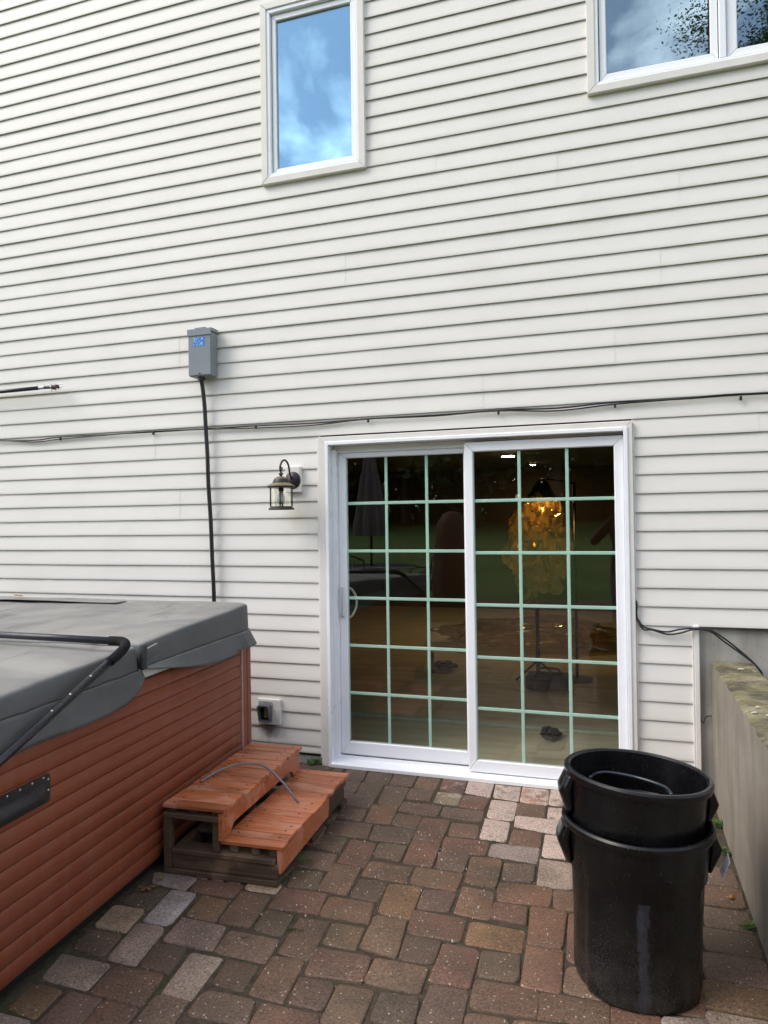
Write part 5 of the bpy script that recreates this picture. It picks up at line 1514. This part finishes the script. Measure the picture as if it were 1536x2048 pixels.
m2_ = pt.n.new('ShaderNodeMixShader'); pt.l.new(lw.outputs['Facing'], m2_.inputs[0]); pt.l.new(m1_.outputs[0], m2_.inputs[1]); pt.l.new(gl_.outputs[0], m2_.inputs[2])
pt.l.new(m2_.outputs[0], pt.out.inputs['Surface'])
crumple('plastic_bag', (1.02, 2.35, 0.72), 0.25, 0.18, 0.40, pt.m, 'crumpled clear plastic wrap glowing amber inside the room', 'plastic wrap', 3.1, 0.35, 5)
stand = empty('work_stand', (1.02, 2.35, 0.02)); tag(stand, 'slim dark stand holding up the clear plastic wrap indoors', 'stand')
MB().tube([(0, 0, 0.02), (0, 0, 0.72)], 0.018, 10).build('post', M['tube'], stand, smooth=4)
for a in (30, 150, 270): MB().tube([(0, 0, 0.22), (0.24 * math.cos(R(a)), 0.24 * math.sin(R(a)), 0.008)], 0.010, 8).build('leg', M['tube'], stand, smooth=4)
MB().box((-0.20, -0.14, 0.6905), (0.20, 0.14, 0.70)).build('tray', M['tube'], stand)
lm = empty('work_lamp', (1.34, 2.62, 0.02)); tag(lm, 'lit amber work lamp on a pole above the plastic wrap indoors', 'lamp')
MB().tube([(0, 0, 0), (0, 0, 1.80)], 0.014, 8).build('pole', M['tube'], lm, smooth=4)
MB().tube([(0, 0, 1.795), (-0.27, -0.20, 1.84)], 0.010, 8).build('arm', M['tube'], lm, smooth=4)
MB().lathe([(0.14, 0.0), (0.14, 0.02), (0.02, 0.03)], 20).build('foot', M['tube'], lm, smooth=R(40))
MB().lathe([(0.13, 1.66), (0.055, 1.80), (0.02, 1.835)], 24, (-0.27, -0.20, 0), caps=False).build('shade', simple('lamp_shade', (0.05, 0.03, 0.02), 0.5), lm, smooth=R(40))
em = NT('amber_bulb'); em.set('Base Color', (1, 0.55, 0.15)); em.set('Emission Color', (1.0, 0.52, 0.13)); em.set('Emission Strength', 170.0)
MB().ico((-0.27, -0.20, 1.755), 0.038, 2).build('bulb', em.m, lm, smooth=4)
e2 = NT('ceiling_lamp_glow'); e2.set('Base Color', (1, 0.8, 0.5)); e2.set('Emission Color', (1.0, 0.72, 0.36)); e2.set('Emission Strength', 80.0)
for x, y, r_, lab in ((0.40, 5.06, 0.085, 'lit round ceiling light nearer the glass door'), (0.53, 6.75, 0.04, 'small lit ceiling spot at the back of the room')):
    ro = empty('ceiling_light', (x, y, 2.28)); tag(ro, lab, 'ceiling light', 'ceiling lights')
    MB().lathe([(r_ + .02, 0.0395), (r_ + .02, 0.02), (r_, 0.012)], 24).build('trim_ring', M['white'], ro, smooth=R(40))
    MB().lathe([(0.0, 0.006), (r_ - .002, 0.010), (r_ - .002, 0.014)], 24).build('lens', e2.m, ro, smooth=4)
st_ = MB(); st_.box((-0.9, 0.965, 0.0205), (1.75, 1.03, 0.045), 0.004)  # thin pale bar on the floor, parallel to the door
tag(st_.build('pale_strip', simple('strip_pale', (0.42, 0.44, 0.33), 0.5)), 'pale strip lying across the floor just inside the door', 'trim strip')
crumple('work_glove', (1.255, 0.82, 0.02), 0.055, 0.085, 0.026, simple('glove_dark', (0.03, 0.03, 0.034), 0.8, 0.3), 'crumpled dark work glove on the floor inside the right door', 'glove', 5.0, 0.45)
tb = empty('tool_bag', (1.12, 2.25, 0.02)); tag(tb, 'black tool bag on the floor inside the right door', 'bag')
mb = MB(); mb.box((-0.19, -0.10, 0.0), (0.19, 0.10, 0.13), 0.03, 2); mb.build('body', simple('bag_black', (0.02, 0.02, 0.02), 0.8, 0.3), tb, smooth=R(40))
MB().tube(smooth_path([(-0.10, 0, 0.128), (-0.07, 0, 0.17), (0.07, 0, 0.17), (0.10, 0, 0.128)], 5), 0.010, 8).build('handle', simple('bag_strap', (0.015, 0.015, 0.015), 0.8), tb, smooth=4)
crumple('tool_pile', (0.08, 2.75, 0.02), 0.10, 0.08, 0.035, simple('tool_dark', (0.035, 0.032, 0.035), 0.6, 0.4), 'small pile of dark tools on the floor inside the left door', 'tools', 8.0, 0.5)
dr = MB(); dr.lathe([(0.02, 0.0), (0.022, 0.16), (0.016, 0.20), (0.0, 0.205)], 14); o = dr.build('caulk_tube', simple('tube_red', (0.30, 0.02, 0.02), 0.5), smooth=R(40)); o.location = (-0.02, 2.62, 0.02); tag(o, 'red tube standing on the floor inside the left door', 'tube')
crumple('plastic_sheet', (0.75, 4.4, 0.02), 0.85, 0.6, 0.11, pt.m, 'crumpled clear plastic sheet spread over the floor deep in the room', 'plastic sheet', 12.0, 0.4, 5)

# ------------------------------------------------------------------ the yard behind the viewer (seen in the glass)
M['iron'] = simple('dark_iron', (0.02, 0.018, 0.016), 0.5, 0.3, 20, metal=0.3)
ta = empty('patio_table', (-2.15, -6.9, 0)); tag(ta, 'round dark metal patio table behind the viewer, reflected in the door', 'table')
MB().lathe([(0.0, 0.72), (0.76, 0.72), (0.78, 0.73), (0.76, 0.745), (0.0, 0.745)], 40).build('table_top', simple('table_glass', (0.10, 0.10, 0.11), 0.2, 0.1), ta, smooth=R(40))
for a in (45, 135, 225, 315): MB().tube([(0.5 * math.cos(R(a)), 0.5 * math.sin(R(a)), 0.0), (0.4 * math.cos(R(a)), 0.4 * math.sin(R(a)), 0.7195)], 0.018, 8).build('leg', M['iron'], ta, smooth=4)
um = empty('patio_umbrella', (-2.15, -6.9, 0.746)); tag(um, 'closed grey patio umbrella standing in the patio table', 'umbrella')
MB().tube([(0, 0, 0.0), (0, 0, 2.0)], 0.02, 10).build('pole', M['iron'], um, smooth=4)
mb = MB()
def umb(u, v):
    a = u * 2 * math.pi; r = (0.05 + 0.22 * v ** 0.9) * (1 + 0.22 * math.cos(a * 8)) * (1 if v < 0.9 else 1 - (v - 0.9) * 1.2)
    return (r * math.cos(a), r * math.sin(a), 1.98 - v * 1.48)
mb.grid(umb, 96, 14); mb.build('folded_canopy', simple('canopy_grey', (0.19, 0.165, 0.175), 0.85, 0.1, 9), um, smooth=4)
def chair(loc, rz, label):
    c = empty('patio_chair', loc, rz); tag(c, label, 'chair', 'patio chairs behind the viewer')
    MB().box((-0.24, -0.23, 0.41), (0.24, 0.23, 0.45), 0.015).build('seat', M['iron'], c)
    for x in (-0.22, 0.22):
        MB().tube(smooth_path([(x, -0.24, 0.0), (x, -0.22, 0.42), (x, -0.25, 0.64), (x, 0.1, 0.66), (x, 0.23, 0.62)], 4), 0.012, 7).build('arm_frame', M['iron'], c, smooth=4)
        MB().tube([(x, 0.26, 0.0), (x, 0.22, 0.42), (x * 0.9, 0.30, 0.92)], 0.012, 7).build('back_leg', M['iron'], c, smooth=4)
    MB().tube(smooth_path([(-0.2, 0.30, 0.915), (0, 0.31, 0.98), (0.2, 0.30, 0.915)], 5), 0.012, 7).build('top_rail', M['iron'], c, smooth=4)
    for x in (-0.12, -0.06, 0, 0.06, 0.12): MB().tube([(x, 0.22, 0.45), (x, 0.305, 0.93)], 0.007, 6).build('back_bar', M['iron'], c, smooth=4)
chair((-1.15, -6.5, 0), R(-70), 'dark metal chair at the near right side of the patio table')
chair((-2.0, -5.85, 0), R(0), 'dark metal chair on the house side of the patio table')
chair((-1.35, -7.7, 0), R(-135), 'dark metal chair on the lawn side of the patio table')
cv = MB(); cv.lathe([(0.30, 0.0), (0.29, 0.5), (0.27, 1.0), (0.22, 1.42), (0.12, 1.58), (0.0, 1.62)], 40)
for v in cv.bm.verts:
    a = math.atan2(v.co.y, v.co.x); k = 1 + 0.06 * math.sin(a * 7 + v.co.z) * (1 - v.co.z / 2); v.co.x *= k; v.co.y *= k
o = cv.build('covered_grill', simple('cover_brown', (0.085, 0.035, 0.02), 0.8, 0.2, 5), smooth=4); o.location = (-0.62, -6.2, 0); tag(o, 'tall object under a brown fabric cover behind the viewer', 'covered grill')

# trees
def crown_mesh(seed, rx, ry, rz_, n, leaf, tight=0.55, nc=46):
    rr = random.Random(seed); vs, fs = [], []
    clumps = []
    for k in range(nc):
        d = Vector((rr.gauss(0, 1), rr.gauss(0, 1), rr.gauss(0, 1))).normalized() * rr.uniform(0.45, 1.0)
        clumps.append((Vector((d.x * rx, d.y * ry, d.z * rz_)), rr.uniform(0.16, 0.34) * (rx + rz_) / 2))
    for k in range(n):
        c, cr_ = rr.choice(clumps)
        d = Vector((rr.gauss(0, 1), rr.gauss(0, 1), rr.gauss(0, 0.8))); p = c + d * cr_ * tight
        a = Vector((rr.gauss(0, 1), rr.gauss(0, 1), rr.gauss(0, .6))).normalized(); b = a.orthogonal().normalized(); b = (Matrix.Rotation(rr.uniform(0, 6.28), 3, a) @ b)
        s_ = leaf * rr.uniform(0.6, 1.4); i = len(vs)
        vs += [p, p + a * s_ + b * s_ * .45, p + a * 2 * s_, p + a * s_ - b * s_ * .45]; fs.append((i, i + 1, i + 2, i + 3))
    me = bpy.data.meshes.new('crown'); me.from_pydata([tuple(v) for v in vs], [], fs); me.materials.append(M['leaf']); return me, clumps
def trunk_mesh(h, r, clumps, cz):
    mb = MB(); mb.tube([(0, 0, -0.4), (0.05 * h * .1, 0, h * .3), (-0.02 * h, 0.01 * h, h * .6), (0, 0, cz)], [r * 1.2, r, r * .75, r * .45], 10)
    for c, cr_ in clumps[:12]:
        mb.tube([(0, 0, cz - (cz - h * .4) * .6), Vector((c.x * .5, c.y * .5, cz + c.z * .35 - .3)), (c.x * .95, c.y * .95, cz + c.z * .95)], [r * .4, r * .25, r * .08], 6)
    return mb.mesh('trunk', M['bark'], 4)
kinds = []
for sd_, rx, rz_, h, n, lf_ in ((1, 3.2, 3.6, 7.0, 5200, 0.17), (2, 3.8, 4.4, 8.0, 5600, 0.19)):
    cm_, cl = crown_mesh(sd_, rx, rx, rz_, n, lf_); kinds.append((cm_, trunk_mesh(h, 0.22, cl, h * .72), h * .72))
cm_, cl = crown_mesh(7, 3.0, 2.8, 3.6, 70000, 0.034, 0.34, 80); tallk = (cm_, trunk_mesh(12, 0.26, cl, 9.6), 9.6)
def tree(k, x, y, s_, rz, label, group):
    r = empty('deciduous_tree', (x, y, ground_h(x, y) - .1), rz); r.scale = (s_, s_, s_); tag(r, label, 'tree', group)
    c = bpy.data.objects.new('crown', k[0]); COL.objects.link(c); c.parent = r; c.location = (0, 0, k[2])
    t = bpy.data.objects.new('trunk', k[1]); COL.objects.link(t); t.parent = r
tree(tallk, 6.0, -11.2, 1.0, 0.6, 'tall loose tree reflected in the right upper window', 'yard trees')
rt_ = random.Random(3)
ORD = ['first', 'second', 'third', 'fourth', 'fifth', 'sixth', 'seventh', 'eighth', 'ninth', 'tenth', 'eleventh', 'twelfth', 'thirteenth']
for i in range(13):
    x = -27 + i * 4.4 + rt_.uniform(-.8, .8)
    tree(kinds[i % 2], x, -30 - rt_.uniform(0, 3.5), rt_.uniform(0.85, 1.15), rt_.uniform(0, 6.28), '%s dense dark tree from the left in the row beyond the lawn' % ORD[i], 'trees beyond the lawn')
hd = MB(); rh = random.Random(12)
for k in range(15000):
    p = Vector((rh.uniform(-40, 40), -35.5 + rh.gauss(0, 0.9), 0)); p.z = ground_h(p.x, p.y) + abs(rh.gauss(0, 4.2))
    a = Vector((rh.gauss(0, 1), rh.gauss(0, 1), rh.gauss(0, 1))).normalized() * rh.uniform(.2, .5); b = a.orthogonal() * .8
    hd.face(hd.verts([p - a, p + b, p + a, p - b]))
tag(hd.build('woodland', M['leaf']), 'dark mass of woodland beyond the lawn', 'woodland', kind='stuff')

# ------------------------------------------------------------------ the photographer (a dim reflection in the right door)
ph = empty('person', (1.80, -4.58, 0)); tag(ph, 'person in dark jacket holding up a phone, reflected in the right door', 'person')
me = bpy.data.meshes.new('body')
V = [(0, 0, 0.95), (0, 0.01, 1.15), (0, 0.0, 1.36), (0, 0.02, 1.47), (0, 0.03, 1.545), (0, 0.05, 1.64), (0, 0.045, 1.72),
     (-0.10, 0, 0.90), (-0.11, 0.02, 0.50), (-0.12, -0.02, 0.09), (-0.13, 0.12, 0.04), (0.10, 0, 0.90), (0.11, 0.02, 0.50), (0.12, -0.02, 0.09), (0.13, 0.12, 0.04),
     (-0.19, 0.0, 1.40), (-0.36, 0.12, 1.20), (-0.19, 0.36, 1.43), (-0.155, 0.405, 1.465), (0.19, 0.0, 1.40), (0.27, 0.14, 1.19), (0.03, 0.36, 1.43), (-0.01, 0.405, 1.465)]
E_ = [(0, 1), (1, 2), (2, 3), (3, 4), (4, 5), (5, 6), (0, 7), (7, 8), (8, 9), (9, 10), (0, 11), (11, 12), (12, 13), (13, 14), (2, 15), (15, 16), (16, 17), (17, 18), (2, 19), (19, 20), (20, 21), (21, 22)]
RAD = [.155, .145, .165, .075, .06, .088, .075, .095, .065, .05, .042, .095, .065, .05, .042, .068, .052, .036, .032, .068, .052, .036, .032]
for hx, s_, b0 in ((-0.155, 1, 18), (-0.01, -1, 22)):
    for f in range(4):
        i = len(V); z = 1.475 + 0.018 * f - .03
        V += [(hx + s_ * -0.004, 0.425, z), (hx + s_ * 0.020, 0.440, z + .004), (hx + s_ * 0.036, 0.436, z + .004)]; E_ += [(b0, i), (i, i + 1), (i + 1, i + 2)]; RAD += [.011, .009, .008]
    i = len(V); V += [(hx + s_ * 0.02, 0.405, 1.435), (hx + s_ * 0.038, 0.425, 1.445)]; E_ += [(b0, i), (i, i + 1)]; RAD += [.012, .010]
me.from_pydata(V, E_, []); me.update()
body = bpy.data.objects.new('body', me); COL.objects.link(body); body.parent = ph
sk = body.modifiers.new('skin', 'SKIN'); ss = body.modifiers.new('sub', 'SUBSURF'); ss.levels = 2; ss.render_levels = 2
for i, sv in enumerate(me.skin_vertices[0].data):
    k = RAD[i]; sv.radius = (k, k * (0.72 if i < 3 else 1)); sv.use_root = (i == 0)
pm = NT('person_clothes'); g_ = pm.n.new('ShaderNodeSeparateXYZ'); pm.l.new(pm.coord('Object'), g_.inputs[0])
pm.set('Base Color', pm.ramp(pm.math('MULTIPLY', g_.outputs['Z'], 0.5), [(0.40, (0.10, 0.105, 0.13)), (0.46, (0.012, 0.011, 0.014)), (0.745, (0.012, 0.011, 0.014)), (0.765, (0.36, 0.21, 0.15))])); pm.set('Roughness', 0.8)
me.materials.append(pm.m)
hr = MB(); hr.ico((0, 0.02, 1.70), 0.1, 3, (0.93, 1.0, 0.95))
for v in list(hr.bm.verts):
    if v.co.y > 0.07 and v.co.z < 1.73: v.co.y = 0.07
hr.build('hair', simple('hair_dark', (0.02, 0.014, 0.01), 0.7), ph, smooth=4)
fc = MB(); fc.ico((0, 0.145, 1.635), 0.018, 1, (0.7, 1, 1.3)); fc.build('nose', simple('skin', (0.36, 0.21, 0.15), 0.5), ph, smooth=4)
for x in (-0.033, 0.033): MB().ico((x, 0.125, 1.665), 0.012, 1).build('eye', simple('eye_dark', (0.03, 0.02, 0.02), 0.3), ph, smooth=4)
MB().ico((0, 0.128, 1.595), 0.014, 1, (1.6, .6, .5)).build('mouth', simple('lips', (0.25, 0.09, 0.08), 0.5), ph, smooth=4)
for x in (-0.09, 0.09): MB().ico((x, 0.035, 1.645), 0.022, 1, (.4, .7, 1.3)).build('ear', simple('skin_ear', (0.36, 0.21, 0.15), 0.5), ph, smooth=4)
mb = MB(); mb.box((1.690 - .055, -4.150, 1.425), (1.690 + .020, -4.1405, 1.58), 0.003); o = mb.build('phone', simple('phone_black', (0.01, 0.01, 0.012), 0.25)); tag(o, 'black phone held up by the reflected person', 'phone')
